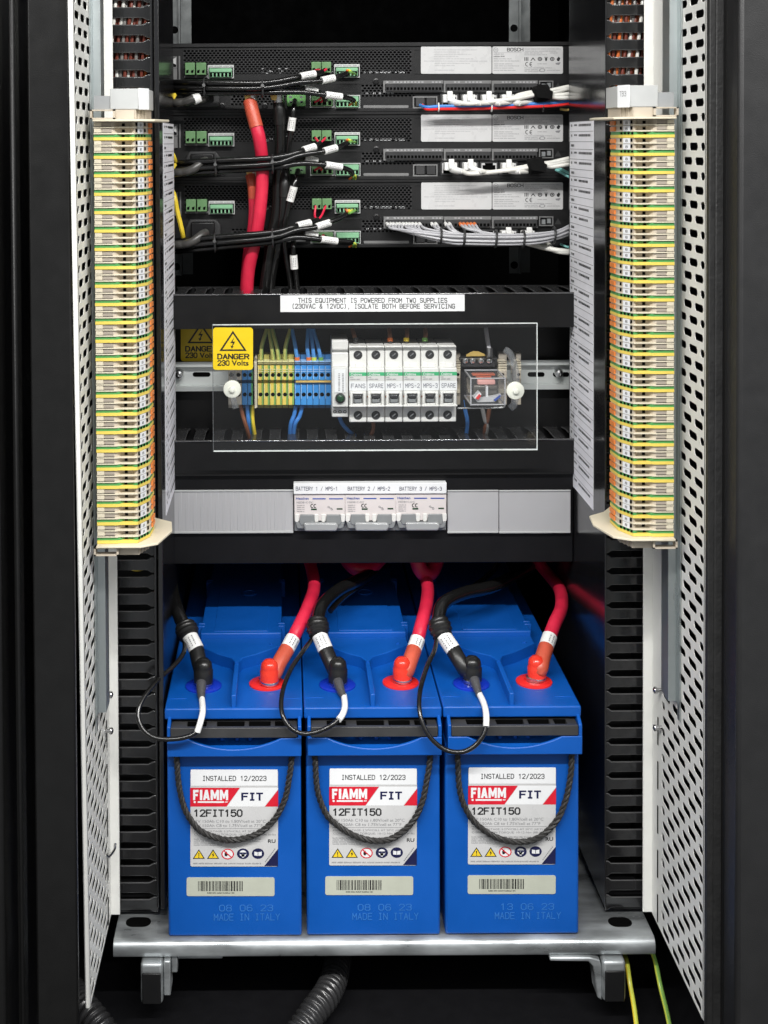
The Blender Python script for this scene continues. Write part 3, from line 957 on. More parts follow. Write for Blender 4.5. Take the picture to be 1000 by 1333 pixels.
def make_battery():
    b = thing('battery', ((BX0 + BX1) / 2, BF + 0.2, BZ), 'x', 'battery', 'blue batteries in a row on the zinc tray')
    # lower case, set back from the band above it
    zc = zbb(985.5)
    yl = BF
    x0, x1 = BX0 + 0.0006, BX1 - 0.0006
    MB().box((x0, yl, BZ), (x1, YB, zc + 0.006)).build('case', 'blue_case', b, bevel=0.0022, seg=3)
    # band with a scooped front edge
    zt = zbb(961.5)
    wx0, wx1 = P(217.5, 970, BB).x, P(392.5, 970, BB).x
    arc = []
    xa, xb = P(243, 961, BB).x, P(366, 961, BB).x
    for k in range(17):
        t = k / 16
        arc.append((xa + (xb - xa) * t, zt - sin(pi * t) ** 0.8 * (zbb(961.5) - zbb(976))))
    poly = [(wx0, zc), (wx1, zc), (wx1, zt)] + arc[::-1] + [(wx0, zt)]
    MB().prism(poly, lambda u, v, t: (u, t, v), BB, BB + 0.0035).build('band', 'blue_case', b, bevel=0.0009, seg=2)
    for sgn, xx in ((1, wx0), (-1, wx1)):
        MB().prism([(BB + 0.0006, zc), (BF + 0.03, zc), (BF + 0.03, ZL0), (BF + 0.0006, ZL0), (BF + 0.0002, zbb(938)), (BB + 0.0006, zbb(947))], lambda u, v, t: (t, u, v), xx, xx + sgn * 0.0032).build('band_cheek', 'blue_case', b, bevel=0.0008)
    mb = MB()
    mb.prism([(BB + 0.0030, zc + 0.0004), (BF + 0.026, zc + 0.0004), (BF + 0.026, zbb(962)), (BF + 0.010, zbb(970)), (BB + 0.0030, zbb(979))], lambda u, v, t: (t, u, v), wx0 + 0.003, wx1 - 0.003)
    mb.box((BX0 + 0.0002, BF + 0.0262, zc), (BX1 - 0.0002, YB, ZL0 + 0.0002))
    mb.build('upper_case', 'blue_case', b, bevel=0.0006)
    for px in (289, 309, 326):
        c = P(px, 966, BF)
        MB().lathe([(0.0022, 0), (0.0018, 0.002), (0.0004, 0.0028)], (c.x, BF + 0.0015, zbb(971.5)), (0, -0.35, 0.94), 10).build('moulded_pip', 'blue_case', b)
    # black carrying bar: an open frame with ribs
    ha, hb = P(222, 950, BB).x, P(387, 950, BB).x
    hz0, hz1 = zbb(960.5), zbb(947.3)
    mb = MB()
    mb.box((ha, BB - 0.0006, hz0), (hb, BB + 0.0036, hz1))
    mb.box((ha, BB + 0.0150, hz0), (hb, BB + 0.030, hz1))
    for px0, px1 in ((222, 243), (268, 282), (318, 324), (352, 358), (374, 387)):
        mb.box((P(px0, 950, BB).x, BB + 0.0035, hz0), (P(px1, 950, BB).x, BB + 0.0151, hz1 - 0.0004))
    mb.build('carry_bar', 'bar_black', b, bevel=0.0006)
    for px0, px1 in ((243, 268), (282, 318), (324, 352), (358, 374)):
        MB().box((P(px0, 950, BB).x, BB + 0.0136, hz0 + .0005), (P(px1, 950, BB).x, BB + 0.0150, hz1 - 0.0006)).build('slot_shade', 'dark_hole', b)  # dark lining plate: shade inside the slot put into colour
    # lid
    lx0, lx1 = P(214, 928, BF).x - 0.0002, P(394.5, 928, BF).x + 0.0002
    MB().box((lx0 + 0.0006, BF - 0.0022, ZL0), (lx1 - 0.0006, YB + 0.002, ZL)).build('lid', 'blue_case', b, bevel=0.0016, seg=3)
    # raised deck on the lid: a block at the back, a lower wedge in front of it, a rib to the front edge
    ZP, ZK = ZL + 0.0115, ZL + 0.0170
    cx = (BX0 + BX1) / 2

    def LP(px, py, z):
        q = PZ(px, py, z)
        return (q.x, q.y)
    q0, q1, q2 = LP(262, 828, ZP), LP(305, 861, ZP), LP(360, 828, ZP)
    yb0 = LP(310, 824, ZK)[1]
    xl_, xr_ = LP(261, 824, ZK)[0], LP(366.5, 824, ZK)[0]
    xl_b = xl_ + 0.001
    wedge = [(xl_, yb0), (xl_, yb0 - 0.020), (cx - 0.020, q1[1] + 0.020), (cx - 0.0060, q1[1] + 0.010), (cx - 0.0022, q1[1]), (cx - 0.0022, LP(304, 905, ZP)[1]), (cx + 0.0022, LP(304, 905, ZP)[1]), (cx + 0.0022, q1[1]), (cx + 0.0060, q1[1] + 0.010), (cx + 0.020, q1[1] + 0.020), (xr_, yb0 - 0.020), (xr_, yb0)]
    MB().prism(wedge, lambda u, v, t: (u, v, t), ZL - 0.001, ZP).build('lid_wedge', 'blue_case', b, bevel=0.0008)
    yf = BF + 0.0045
    yn = LP(304, 905, ZP)[1]
    MB().prism([(yf, ZL - 0.001), (yn + .001, ZL - 0.001), (yn + .001, ZP), (yf + 0.010, ZL + 0.0040), (yf, ZL + 0.0015)], lambda u, v, t: (t, u, v), cx - 0.0021, cx + 0.0021).build('lid_rib', 'blue_case', b, bevel=0.0008)
    mb = MB()
    mb.box((xl_, yb0, ZL - 0.001), (xr_, YB - 0.004, ZK))
    mb.build('lid_block', 'blue_case', b, bevel=0.0015, seg=3)
    ribs = MB()
    for yy in (yb0 + 0.018, yb0 + 0.026, yb0 + 0.16, yb0 + 0.168):
        for xx in (xl_, xr_):
            ribs.box((xx - 0.0035, yy, ZL), (xx + 0.0035, yy + 0.003, ZK + 0.0008))
    ribs.build('block_rib', 'blue_case', b, bevel=0.0006)['kind'] = 'stuff'
    MB().box((xl_ + 0.014, yb0 + 0.004, ZK - 0.001), (xr_ - 0.014, YB - 0.03, ZK + 0.0007)).build('cover_strip', 'blue_case', b, bevel=0.0005)
    mb = MB()
    c = (cx + 0.008, LP(316, 778, ZK)[1] + 0.012, ZK + 0.0006)
    mb.lathe([(0.0088, 0), (0.0088, 0.0014), (0.0072, 0.0014), (0.0070, 0.0006), (0.001, 0.0006)], c, (0, 0, 1), 24)
    mb.build('vent_plug', 'blue_case', b)
    for hx, hy in ((cx - 0.034, yb0 - 0.018), (cx + 0.034, yb0 - 0.018), (cx, q1[1] - 0.004)):
        MB().lathe([(0.0022, 0), (0.0022, 0.0012), (0.0012, 0.0012), (0.0011, 0.0004)], (hx, hy, ZP - 0.0002), (0, 0, 1), 12).build('mould_ring', 'blue_case', b)
    for px in (231, 378):
        q = LP(px, 910, ZL)
        mb = MB()
        mb.prism([(q[0] - .009, q[1]), (q[0] + .009, q[1]), (q[0] + .004, q[1] + .012), (q[0] - .004, q[1] + .012)], lambda u, v, t: (u, v, t), ZL - .0005, ZL + .0007)
        mb.build('moulded_mark', 'blue_case', b, bevel=0.0003, seg=1)
    # terminal pads
    for px, py, m, nm in ((265, 893.5, 'blue_pad', 'negative_pad'), (348, 890.5, 'red_pad', 'positive_pad')):
        q = LP(px, py, ZL)
        MB().lathe([(0.0176, -0.0005), (0.0176, 0.0012), (0.0168, 0.0018), (0.0098, 0.0018), (0.0095, 0.0012), (0.0005, 0.0012)], (q[0], q[1], ZL), (0, 0, 1), 36).build(nm, m, b)
        MB().lathe([(0.0078, 0.0010), (0.0078, 0.0055), (0.0070, 0.0060), (0.004, 0.0060)], (q[0], q[1], ZL), (0, 0, 1), 20).build('terminal_post', 'steel', b)
    # product label
    dl = yl - 0.0006
    lab = MB().pprism(rrect(248, 1003, 362, 1128, 2), dl, yl + 0.0002).build('product_label', 'sticker', b, smooth=False)
    d1, d2 = dl - 0.00012, dl - 0.00024
    st = MB().pprism(rrect(248.5, 1002, 361.5, 1023, 0.8), dl - 0.0004, dl).build('install_sticker', 'paper', lab, smooth=False)
    mb = MB()
    mb.mi = 0
    mb.flat([(247.8, 1025.5), (312.5, 1025.5), (295, 1050), (247.8, 1050)], d1)
    mb.flat([(362.2, 1028), (362.2, 1050), (345, 1050)], d1)
    mb.mi = 1
    mb.flat([(313.2, 1025.5), (362.2, 1025.5), (362.2, 1027.4), (344.2, 1050), (295.8, 1050)], d1)
    def block(x, ww, strokes):
        for pl in strokes:
            mb.flat([(x + ww * a, 1028.2 + 13.4 * c) for a, c in pl], d2 - 0.00002 * strokes.index(pl))
    block(251.5, 7, [[(0, 0), (1, 0), (1, .24), (0, .24)], [(0, .24), (.40, .24), (.40, 1), (0, 1)], [(.40, .40), (.85, .40), (.85, .62), (.40, .62)]])
    block(260.3, 3.2, [[(0, 0), (1, 0), (1, 1), (0, 1)]])
    block(264.3, 9, [[(.32, 0), (.68, 0), (.34, 1), (0, 1)], [(.50, 0), (.68, 0), (1, 1), (.66, 1), (.46, .30)], [(.30, .62), (.72, .62), (.76, .82), (.26, .82)]])
    for xm in (274.3, 286.2):
        block(xm, 10.9, [[(0, 0), (.27, 0), (.27, 1), (0, 1)], [(.73, 0), (1, 0), (1, 1), (.73, 1)], [(.12, 0), (.27, 0), (.5, .46), (.5, .86), (.40, .86)], [(.88, 0), (.73, 0), (.5, .46), (.5, .86), (.60, .86)]])
    mb.flat([(257.5, 1043), (291.5, 1043), (291.5, 1045.2), (257.5, 1045.2)], d2)
    mb.disc(253.6, 1044.1, 1.6, 1.4, d2, 10)
    mb.flat([(293, 1043.4), (297, 1043.4), (296, 1044.6), (292.6, 1044.6)], d2)
    mb.mi = 2
    mb.stext('FIT', 315.5, 1032.8, 341.5, 1041.3, d2, 1.5, 5.6)
    mb.flat([(362, 1105), (362, 1127.5), (344, 1127.5)], d1)
    mb.mi = 3
    mb.stext('12FIT150', 253, 1054.5, 315, 1062.5, d1, 1.3, 5.6)
    mb.stext('INSTALLED 12/2023', 264, 1010.4, 346.5, 1016.2, dl - 0.00055, 0.95)
    mb.ptext('RU', 349, 1092.5, 358.5, 1097, d1, 0.03)
    mb.mi = 4
    mb.ptext('12V 150Ah C10 to 1.80V/cell at 20°C', 252.5, 1067, 346, 1071, d1)
    mb.ptext('12V 150Ah C8 to 1.75V/cell at 77°F', 252.5, 1072.6, 342, 1076.6, d1)
    mb.ptext('FLOAT VOLTAGE: 2.27V/CELL AT 20°C (68°F)', 253, 1080.8, 345, 1084, d1)
    mb.ptext('CONNECTION TORQUE: 10-12 Nm (88-106 in-lb)', 253, 1085, 359, 1088.4, d1)
    mb.flat([(252, 1078.4), (350, 1078.4), (350, 1078.9), (252, 1078.9)], d1)
    for y, xe in ((1091.5, 340), (1094, 338), (1096.6, 300), (1099.2, 290)):
        mb.scrib(252.5, y, xe, 1.5, d1)
    mb.scrib(251.5, 1123.2, 340, 1.8, d1)
    for k in range(9):
        mb.flat([(345 + k * 1.5, 1122.5 - k * 2), (346.6 + k * 1.5, 1122 - k * 2), (346.2 + k * 1.5, 1120.4 - k * 2), (345.2 + k * 1.5, 1121 - k * 2)], d1)
    # hazard symbols
    mb.mi = 3
    for x in (259, 277.5):
        mb.flat([(x, 1105.5), (x + 8, 1118), (x - 8, 1118)], d1)
    mb.mi = 5
    for x in (259, 277.5):
        mb.flat([(x, 1107.6), (x + 6, 1117), (x - 6, 1117)], d2)
    d3 = d2 - 0.00012
    mb.mi = 3
    mb.flat([(258.3, 1110.3), (259.7, 1110.3), (259.4, 1114.2), (258.6, 1114.2)], d3)
    mb.disc(259, 1115.7, .75, .75, d3, 8)
    mb.flat([(278.2, 1109.4), (275.9, 1113.4), (277.3, 1113.4), (276.7, 1116.6), (279.3, 1112.4), (277.8, 1112.4)], d3)
    mb.mi = 0
    mb.disc(296.5, 1111.8, 8.2, 6.9, d2, 24, 0.82)
    mb.mi = 1
    mb.disc(296.5, 1111.8, 6.9, 5.8, d1, 20)
    mb.mi = 3
    mb.flat([(292.4, 1111), (294.8, 1108.2), (296.0, 1110.5), (297.2, 1112.6), (294.8, 1115), (292.6, 1114)], d2)
    mb.mi = 0
    mb.flat([(291.2, 1108.2), (292.2, 1107.2), (301.8, 1115.4), (300.8, 1116.4)], d3)
    mb.mi = 2
    mb.disc(316.5, 1111.4, 8.0, 6.9, d1, 24)
    mb.disc(336, 1111.2, 8.0, 6.9, d1, 24)
    mb.mi = 1
    mb.disc(316.5, 1111.0, 4.6, 4.3, d2, 18)
    mb.flat([(314, 1112), (319, 1112), (317.6, 1116.4), (315.4, 1116.4)], d2)
    mb.flat([(331.2, 1108.6), (335.6, 1109.4), (335.6, 1114.2), (331.2, 1113.6)], d2)
    mb.flat([(336.4, 1109.4), (340.8, 1108.6), (340.8, 1113.6), (336.4, 1114.2)], d2)
    mb.mi = 2
    mb.flat([(311.6, 1109.6), (321.4, 1109.6), (320.6, 1112), (317.2, 1112), (316.5, 1111.2), (315.8, 1112), (312.4, 1112)], d3)
    mb.build('label_print', ['print_red', 'paper', 'print_navy', 'print_black', 'print_grey', 'print_yellow'], lab, smooth=False)
    bc = MB().pprism(rrect(243, 1142.5, 357.5, 1166.5, 2.5), dl, yl + 0.0002).build('barcode_sticker', 'barcode_paper', b, smooth=False)
    mb = MB()
    x = 258
    rb = random.Random(4)
    while x < 315:
        ww = rb.choice((0.7, 0.7, 1.2, 1.9))
        mb.flat([(x, 1147), (x + ww, 1147), (x + ww, 1160), (x, 1160)], d1)
        x += ww + rb.choice((0.7, 0.8, 1.5, 1.2))
    mb.scrib(270, 1161.6, 305, 1.6, d1)
    mb.build('barcode_print', 'print_black', bc, smooth=False)
    return b


M['bar_black'] = mat('bar_black', (0.040, 0.040, 0.041), 0.42, bump=0.2, bscale=900)
M['rope'] = mat('rope', (0.020, 0.019, 0.018), 0.55, var=0.25, scale=300, bump=0.5, bscale=900)
random.seed(11)
bat = make_battery()
bat['label'] = 'leftmost blue battery with rope handle, beneath the BATTERY 1 / MPS-1 breaker'
dB = P(398 + 175.5 * .5, 950, BF).x - P(217 + 175.5 * .5, 950, BF).x
b2 = copy_tree(bat, (dB, 0, 0.0003), None, 'middle blue battery with rope handle, between the other two on the tray')
b3 = copy_tree(bat, (dB * 2, 0, 0.0006), None, 'rightmost blue battery with rope handle, beside a black gap and upright')
BOFF = [0.0, dB, dB * 2]
for o in (b2, b3):
    for c in o.children:
        if c.name.startswith('barcode_sticker') and o is b3:
            c.location.x += 5 * kb
# rope handles, three twisted strands each, every one hanging a little differently
ROPES = (
    ((229, 978, -.004), (230.5, 992, -.0045), (233, 1022, -.0045), (241, 1054, -.0045), (258, 1079, -.005), (280, 1090, -.006), (304, 1093.5, -.006), (334, 1086, -.005), (357, 1067, -.0045), (371, 1040, -.0045), (377, 1010, -.0045), (379.5, 990, -.0045), (380, 978, -.004)),
    ((228, 978, -.004), (229, 994, -.0045), (232, 1030, -.0045), (243, 1060, -.0045), (259, 1076, -.005), (283, 1090, -.006), (308, 1095.5, -.006), (330, 1092, -.005), (354, 1073, -.0045), (368, 1046, -.0045), (375, 1012, -.0045), (378, 992, -.0045), (379, 978, -.004)),
    ((232, 978, -.004), (233, 994, -.0045), (235, 1026, -.0045), (241, 1049, -.0045), (255, 1072, -.005), (281, 1091, -.006), (311, 1098, -.006), (339, 1092, -.005), (362, 1070, -.0045), (374, 1042, -.0045), (380, 1010, -.0045), (381, 992, -.0045), (381, 978, -.004)))
for k, o in enumerate((bat, b2, b3)):
    path = catmull([P(x, y, BF + q) + Vector((BOFF[k], 0, 0)) for x, y, q in ROPES[k]], 14)
    fr = frames(path)
    acc = [0]
    for i in range(1, len(path)):
        acc.append(acc[-1] + (path[i] - path[i - 1]).length)
    mb = MB()
    for s_ in range(3):
        sp = []
        for p, (t, a, c), l in zip(path, fr, acc):
            an = 2 * pi * (l / (0.0165 + .001 * k) + s_ / 3 + .2 * k)
            sp.append(p + (a * cos(an) + c * sin(an)) * 0.00138)
        mb.tube(sp, 0.00160, 7)
    mb.build('rope_handle', 'rope', o)
# date and origin moulded into each front
for k, (o, t) in enumerate(((bat, '08 06 23'), (b2, '08 06 23'), (b3, '13 06 23'))):
    mb = MB()
    dx = BOFF[k]
    ox = (0, 0, 5)[k]
    for s, x0, y0, x1, y1 in ((t, 286, 1178, 355, 1186), ('MADE IN ITALY', 279, 1189.5, 364, 1198)):
        a, c = P(x0 + ox, y1, BF - 0.0003), P(x1 + ox, y0, BF - 0.0003)
        mb.stext3(s, (a.x + dx, BF - 0.0003, a.z), (c.x - a.x, 0, 0), (0, 0, c.z - a.z), 0.8)
    mb.build('moulded_lettering', 'emboss_blue', o, smooth=False)

# ------------------------------------------------------------------ tray and its feet
ZT = BZ - 0.0006
TF = 1.2425
TX0, TX1 = P(145, 1230, 1.236).x, P(856.5, 1230, 1.236).x
tray = thing('battery_tray', ((TX0 + TX1) / 2, 1.4, ZT - 0.02), 'galvanised steel tray with rolled front edge carrying the three batteries', 'tray')
zb0 = P(500, 1245.5, TF).z
mb = MB()
r = 0.0075
prof = [(1.72, ZT), (TF + r, ZT)]
for k in range(1, 6):
    a = k / 6 * pi / 2
    prof.append((TF + r - r * sin(a), ZT - r + r * cos(a)))
prof += [(TF, ZT - r), (TF, zb0 + 0.002), (TF + .0015, zb0), (TF + .0035, zb0), (TF + .0035, ZT - 0.003), (1.72, ZT - 0.003)]
mb.prism(prof, lambda u, v, t: (t, u, v), TX0 + .0005, TX1)
mb.build('tray_sheet', 'galvanised', tray, bevel=0.0005, seg=1, ang=50)
for x0, x1 in ((164, 196), (792, 824)):
    a, b = PZ(x0, 1200.5, ZT), PZ(x1, 1204, ZT)
    pl = rrect(a.x, a.y - .008, b.x, a.y + .008, 0.0075, 5)
    MB().prism(pl, lambda u, v, t: (u, v, t), ZT - 0.0005, ZT + 0.0003).build('slot', 'dark_hole', tray, smooth=False)
    q = PZ(x0 + 6, 1200, ZT)
for sx, x0, x1 in ((-1, 183, 221), (1, 771, 815)):
    leg = thing('support_foot', P((x0 + x1) / 2, 1310, 1.24), ('square steel foot with clip under the left end of the tray', 'square steel foot with clip under the right end of the tray')[sx > 0], 'foot')
    xa, xc = P(x0, 1280, 1.235).x, P(x1, 1280, 1.235).x
    if sx < 0:
        t0, t1 = xa, P(212, 1280, 1.235).x
    else:
        t0, t1 = P(785, 1280, 1.235).x, xc
    zt_, zl = zb0 - 0.0005, P(500, 1306, 1.235).z
    MB().box((t0, 1.2350, zl), (t1, 1.32, zt_ - 0.0005)).build('tube', 'galvanised', leg, bevel=0.003, seg=3)
    MB().box((t0 + 0.0016, 1.2328, zl + 0.0012), (t1 - 0.0016, 1.2348, zt_ - 0.0085)).build('end_cap', 'cover_black', leg, bevel=0.0016, seg=2)
    mb = MB()
    if sx < 0:
        c0 = t1 + 0.0004
        mb.box((c0, 1.238, zl + 0.006), (c0 + 0.0065, 1.262, zt_))
        mb.box((c0 + .0066, 1.246, zt_ - 0.016), (c0 + 0.0125, 1.262, zt_))
        mb.box((c0 + .0126, 1.246, zt_ - 0.0030), (c0 + 0.055, 1.262, zt_))
    else:
        c0 = t0 - 0.0004
        mb.pprism([(716, 1246.5), (768, 1246.5), (781, 1250), (784.5, 1262), (784, 1303), (778, 1299), (772, 1258), (766, 1252), (716, 1251.5)], 1.240, 1.262)
    mb.build('clip', 'galvanised', leg, bevel=0.0012)
# inner cross tray seen dark under the batteries
MB().box((TX0 + .03, 1.45, FLOOR), (TX1 - .03, 1.47, ZT - 0.0035)).build('plinth_panel', 'black_paint', cab)

# corrugated hoses and earth wires on the floor
def hose(pts, r, lab):
    path = catmull(pts, 40)
    mb = MB()
    L = 0
    prev = path[0]
    fr = frames(path)
    n = 14
    vs = []
    for p, (t, a, b) in zip(path, fr):
        L += (p - prev).length
        prev = p
        rr = r * (1 + 0.11 * max(-0.6, min(0.8, 1.6 * sin(2 * pi * L / 0.0062))))
        for k in range(n):
            an = 2 * pi * k / n
            vs.append(p + (a * cos(an) + b * sin(an)) * rr)
    fs = [(i * n + k, i * n + (k + 1) % n, (i + 1) * n + (k + 1) % n, (i + 1) * n + k) for i in range(len(path) - 1) for k in range(n)]
    mb.add(vs, fs)
    return tag(mb.build('corrugated_hose', 'hose', ang=80), lab, 'hose')


hose([P(442, 1215, 1.36), P(438, 1262, 1.30), P(427, 1292, 1.262), P(408, 1318, 1.238), P(385, 1350, 1.22), P(350, 1395, 1.20)], 0.0125, 'grey corrugated conduit hose hanging below the middle of the tray')
hose([P(92, 1288, 1.28), P(110, 1312, 1.245), P(128, 1334, 1.228), P(152, 1368, 1.21)], 0.0125, 'corrugated conduit hose in the bottom left floor corner')
def striped(name, pts, r, cols, lab, cat='wire', group=None, n=10, per=8):
    """two-colour earth wire: a thing with a coloured core and a stripe running along it"""
    path = catmull(pts, per)
    o = thing(name, path[0], lab, cat, group)
    MB().tube(path, r, n).build('sheath', cols[0], o)
    fr = frames(path)
    mb = MB()
    vs, fs = [], []
    m = 4
    for p, (t, a, b) in zip(path, fr):
        for k in range(m):
            an = pi * (0.12 + 0.55 * k / (m - 1))
            vs.append(p + (a * cos(an) + b * sin(an)) * (r * 1.03))
    for i in range(len(path) - 1):
        for k in range(m - 1):
            fs.append((i * m + k, i * m + k + 1, (i + 1) * m + k + 1, (i + 1) * m + k))
    mb.add(vs, fs)
    mb.build('stripe', cols[1], o)
    return o


striped('earth_wire', [P(812, 1240, 1.28), P(816, 1252, 1.262), P(820, 1280, 1.245), P(826, 1315, 1.235), P(832, 1365, 1.22)], 0.0022, ('yellow_wire', 'lime_wire'), 'yellow-green earth wire hanging down just right of the right foot')
striped('earth_wire', [P(848, 1236, 1.28), P(854, 1256, 1.262), P(860, 1285, 1.245), P(869, 1322, 1.235), P(878, 1370, 1.22)], 0.0022, ('lime_wire', 'green_wire'), 'greener earth wire hanging beside the right perforated panel')

# ------------------------------------------------------------------ battery cables
def sub_tube(name, m, pts, r, parent, n=14, per=6, rf=None):
    return MB().tube(catmull(pts, per), r, n, rf=rf).build(name, m, parent)


def cap(px, py, m, parent, h=0.0225, r=0.0082, zoff=0.004):
    q = PZ(px, py, ZL)
    mb = MB()
    mb.lathe([(r * 1.10, zoff), (r * 1.12, zoff + h * .50), (r * 1.02, zoff + h * .56), (r * 1.04, zoff + h * .64), (r * .94, zoff + h * .82), (r * .56, zoff + h * .96), (r * 0.02, zoff + h)], (q.x, q.y, ZL), (0, 0, 1), 24)
    mb.build('terminal_cap', m, parent)
    MB().lathe([(0.0086, 0.0022), (0.0092, 0.003), (0.0092, 0.0056), (0.0086, 0.0064)], (q.x, q.y, ZL), (0, 0, 1), 20).build('lug_ring', 'steel', parent)
    return Vector((q.x, q.y, ZL))


def sleeve(name, a, b, r, parent, txt=True):
    """white marker sleeve from point a to point b with small lettering"""
    o = MB().tube([a, a.lerp(b, .33), a.lerp(b, .66), b], r, 14).build(name, 'sleeve_white', parent)
    if txt:
        t = (b - a).normalized()
        side = t.cross(Vector((0, -1, 0))).normalized()
        out = side.cross(t).normalized()
        if out.y > 0:
            out = -out
        mb = MB()
        for kk in (-.45, 0, .45):
            base = a.lerp(b, .18) + out * (r * (1.03 - abs(kk) * .12)) + side * (r * kk)
            q = 0
            L = (b - a).length * .64
            while q < L:
                ww = random.uniform(0.0007, 0.0016)
                mb.add([base + t * q, base + t * min(L, q + ww), base + t * min(L, q + ww) + side * r * .16, base + t * q + side * r * .16], [(0, 1, 2, 3)])
                q += ww + random.uniform(0.0004, 0.0012)
        mb.build('sleeve_print', 'print_grey', o if parent is None else parent, smooth=False)
    return o


reds = [((351, 893), [(357, 877, 1.302), (364, 862, 1.310), (374, 845, 1.322)], [(374, 845, 1.322), (381.5, 831, 1.332)], [(381.5, 831, 1.332), (391, 812, 1.345), (403, 785, 1.38), (409, 764, 1.43), (406, 742, 1.47), (398, 716, 1.50)]),
        ((524, 890), [(529, 874, 1.302), (534, 860, 1.310), (539, 846, 1.322)], [(539, 846, 1.322), (544, 832, 1.332)], [(544, 832, 1.332), (549, 812, 1.345), (555, 788, 1.38), (557, 766, 1.43), (553, 746, 1.47), (550, 716, 1.50)]),
        ((699, 888), [(703, 872, 1.302), (706, 858, 1.310), (711, 842, 1.322)], [(711, 842, 1.322), (716, 828, 1.332)], [(716, 828, 1.332), (722, 812, 1.345), (731, 790, 1.38), (729, 768, 1.44), (716, 750, 1.50), (697, 728, 1.53)])]
names = ('leftmost', 'middle', 'rightmost')
for k, (c, boot, mk, cab_) in enumerate(reds):
    t = thing('battery_cable', PZ(c[0], c[1], ZL), f'thick red cable bolted to the positive terminal of the {names[k]} battery', 'cable', 'red battery leads')
    q = cap(*c, 'red_cap', t)
    bp = [q + Vector((0.002, 0.008, 0.009))] + [P(*p) for p in boot]
    sub_tube('boot', 'orange_boot', bp, 0.0072, t, rf=lambda s: 0.86 + 0.2 * min(1, s * 2.4))
    MB().tube([q + Vector((0, 0, .005)), q + Vector((0.004, 0.014, .0065))], 0.006, 10).build('lug', 'steel', t)
    sleeve('marker_sleeve', P(*mk[0]), P(*mk[1]), 0.0074, t)
    sub_tube('sheath', 'red_cable', [P(*p) for p in cab_], 0.0067, t)
blacks = [((265, 893), [(262, 872, 1.303), (259, 860, 1.308), (256, 846, 1.316)], [(256, 846, 1.316), (247, 828, 1.325)], [(247, 830, 1.325), (240, 812, 1.336)], [(240, 816, 1.336), (232, 797, 1.36), (225, 770, 1.42), (221, 735, 1.47)]),
          ((440, 892), [(436, 873, 1.303), (430, 860, 1.308), (424, 846, 1.316)], [(424, 846, 1.316), (416, 827, 1.325)], [(415, 828, 1.325), (413, 806, 1.338)], [(413, 810, 1.338), (420, 788, 1.37), (441, 768, 1.42), (471, 753, 1.46), (505, 730, 1.52)]),
          ((615, 890), [(606, 872, 1.303), (597, 858, 1.308), (590, 846, 1.316)], [(590, 846, 1.316), (577, 827, 1.325)], [(577, 830, 1.325), (570, 806, 1.338)], [(570, 810, 1.338), (577, 786, 1.365), (604, 772, 1.40), (645, 762, 1.44), (690, 738, 1.52)])]
for k, (c, boot, mk, fat, cab_) in enumerate(blacks):
    t = thing('battery_cable', PZ(c[0], c[1], ZL), f'thick black cable bolted to the negative terminal of the {names[k]} battery', 'cable', 'black battery leads')
    q = cap(*c, 'shrink_black', t, h=0.0235, r=0.0084)
    bp = [q + Vector((-0.002, 0.006, 0.010))] + [P(*p) for p in boot]
    sub_tube('boot', 'shrink_black', bp, 0.0072, t, rf=lambda s: 0.86 + 0.2 * min(1, s * 2.4))
    sleeve('marker_sleeve', P(*mk[0]), P(*mk[1]), 0.0078, t)
    fp = catmull([P(*fat[0]), P(*fat[0]).lerp(P(*fat[1]), .5), P(*fat[1])], 7)
    MB().tube(fp, 0.0104, 16, rf=lambda s: 0.86 + 0.16 * sin(s * 23) * .4 + 0.22 * sin(pi * s)).build('tape_wrap', 'shrink_black', t)
    sub_tube('sheath', 'cable_black', [P(*p) for p in cab_], 0.0068, t)
sense = [((262, 902), [(262, 890, 1.290), (262, 903, 1.274), (263, 912, 1.262)], [(263, 910, 1.264), (264, 926, 1.241), (261, 940, 1.230), (257, 953, 1.227)], [(257, 952, 1.229), (247, 958, 1.227), (228, 962, 1.226), (204, 961, 1.227), (187, 950, 1.23), (180, 932, 1.236), (185, 912, 1.245), (203, 888, 1.262), (226, 867, 1.285), (239, 850, 1.302), (240, 834, 1.325), (236, 815, 1.35)]),
         ((441, 901), [(440, 888, 1.291), (444, 900, 1.276), (448, 908, 1.264)], [(448, 906, 1.267), (449, 920, 1.246), (446, 930, 1.234), (441, 937, 1.228)], [(441, 936, 1.230), (432, 944, 1.227), (415, 952, 1.226), (395, 955, 1.226), (378, 947, 1.228), (367, 927, 1.236), (368, 900, 1.252), (379, 871, 1.28), (396, 846, 1.305), (407, 830, 1.33), (411, 812, 1.35)]),
         ((618, 900), [(618, 886, 1.291), (621, 896, 1.278), (624, 905, 1.266)], [(624, 903, 1.269), (630, 916, 1.250), (633, 930, 1.235), (633, 946, 1.227)], [(633, 945, 1.230), (630, 956, 1.227), (618, 971, 1.225), (600, 979, 1.224), (578, 975, 1.225), (558, 957, 1.228), (547, 930, 1.236), (547, 900, 1.252), (556, 868, 1.28), (566, 846, 1.305), (569, 826, 1.33)])]
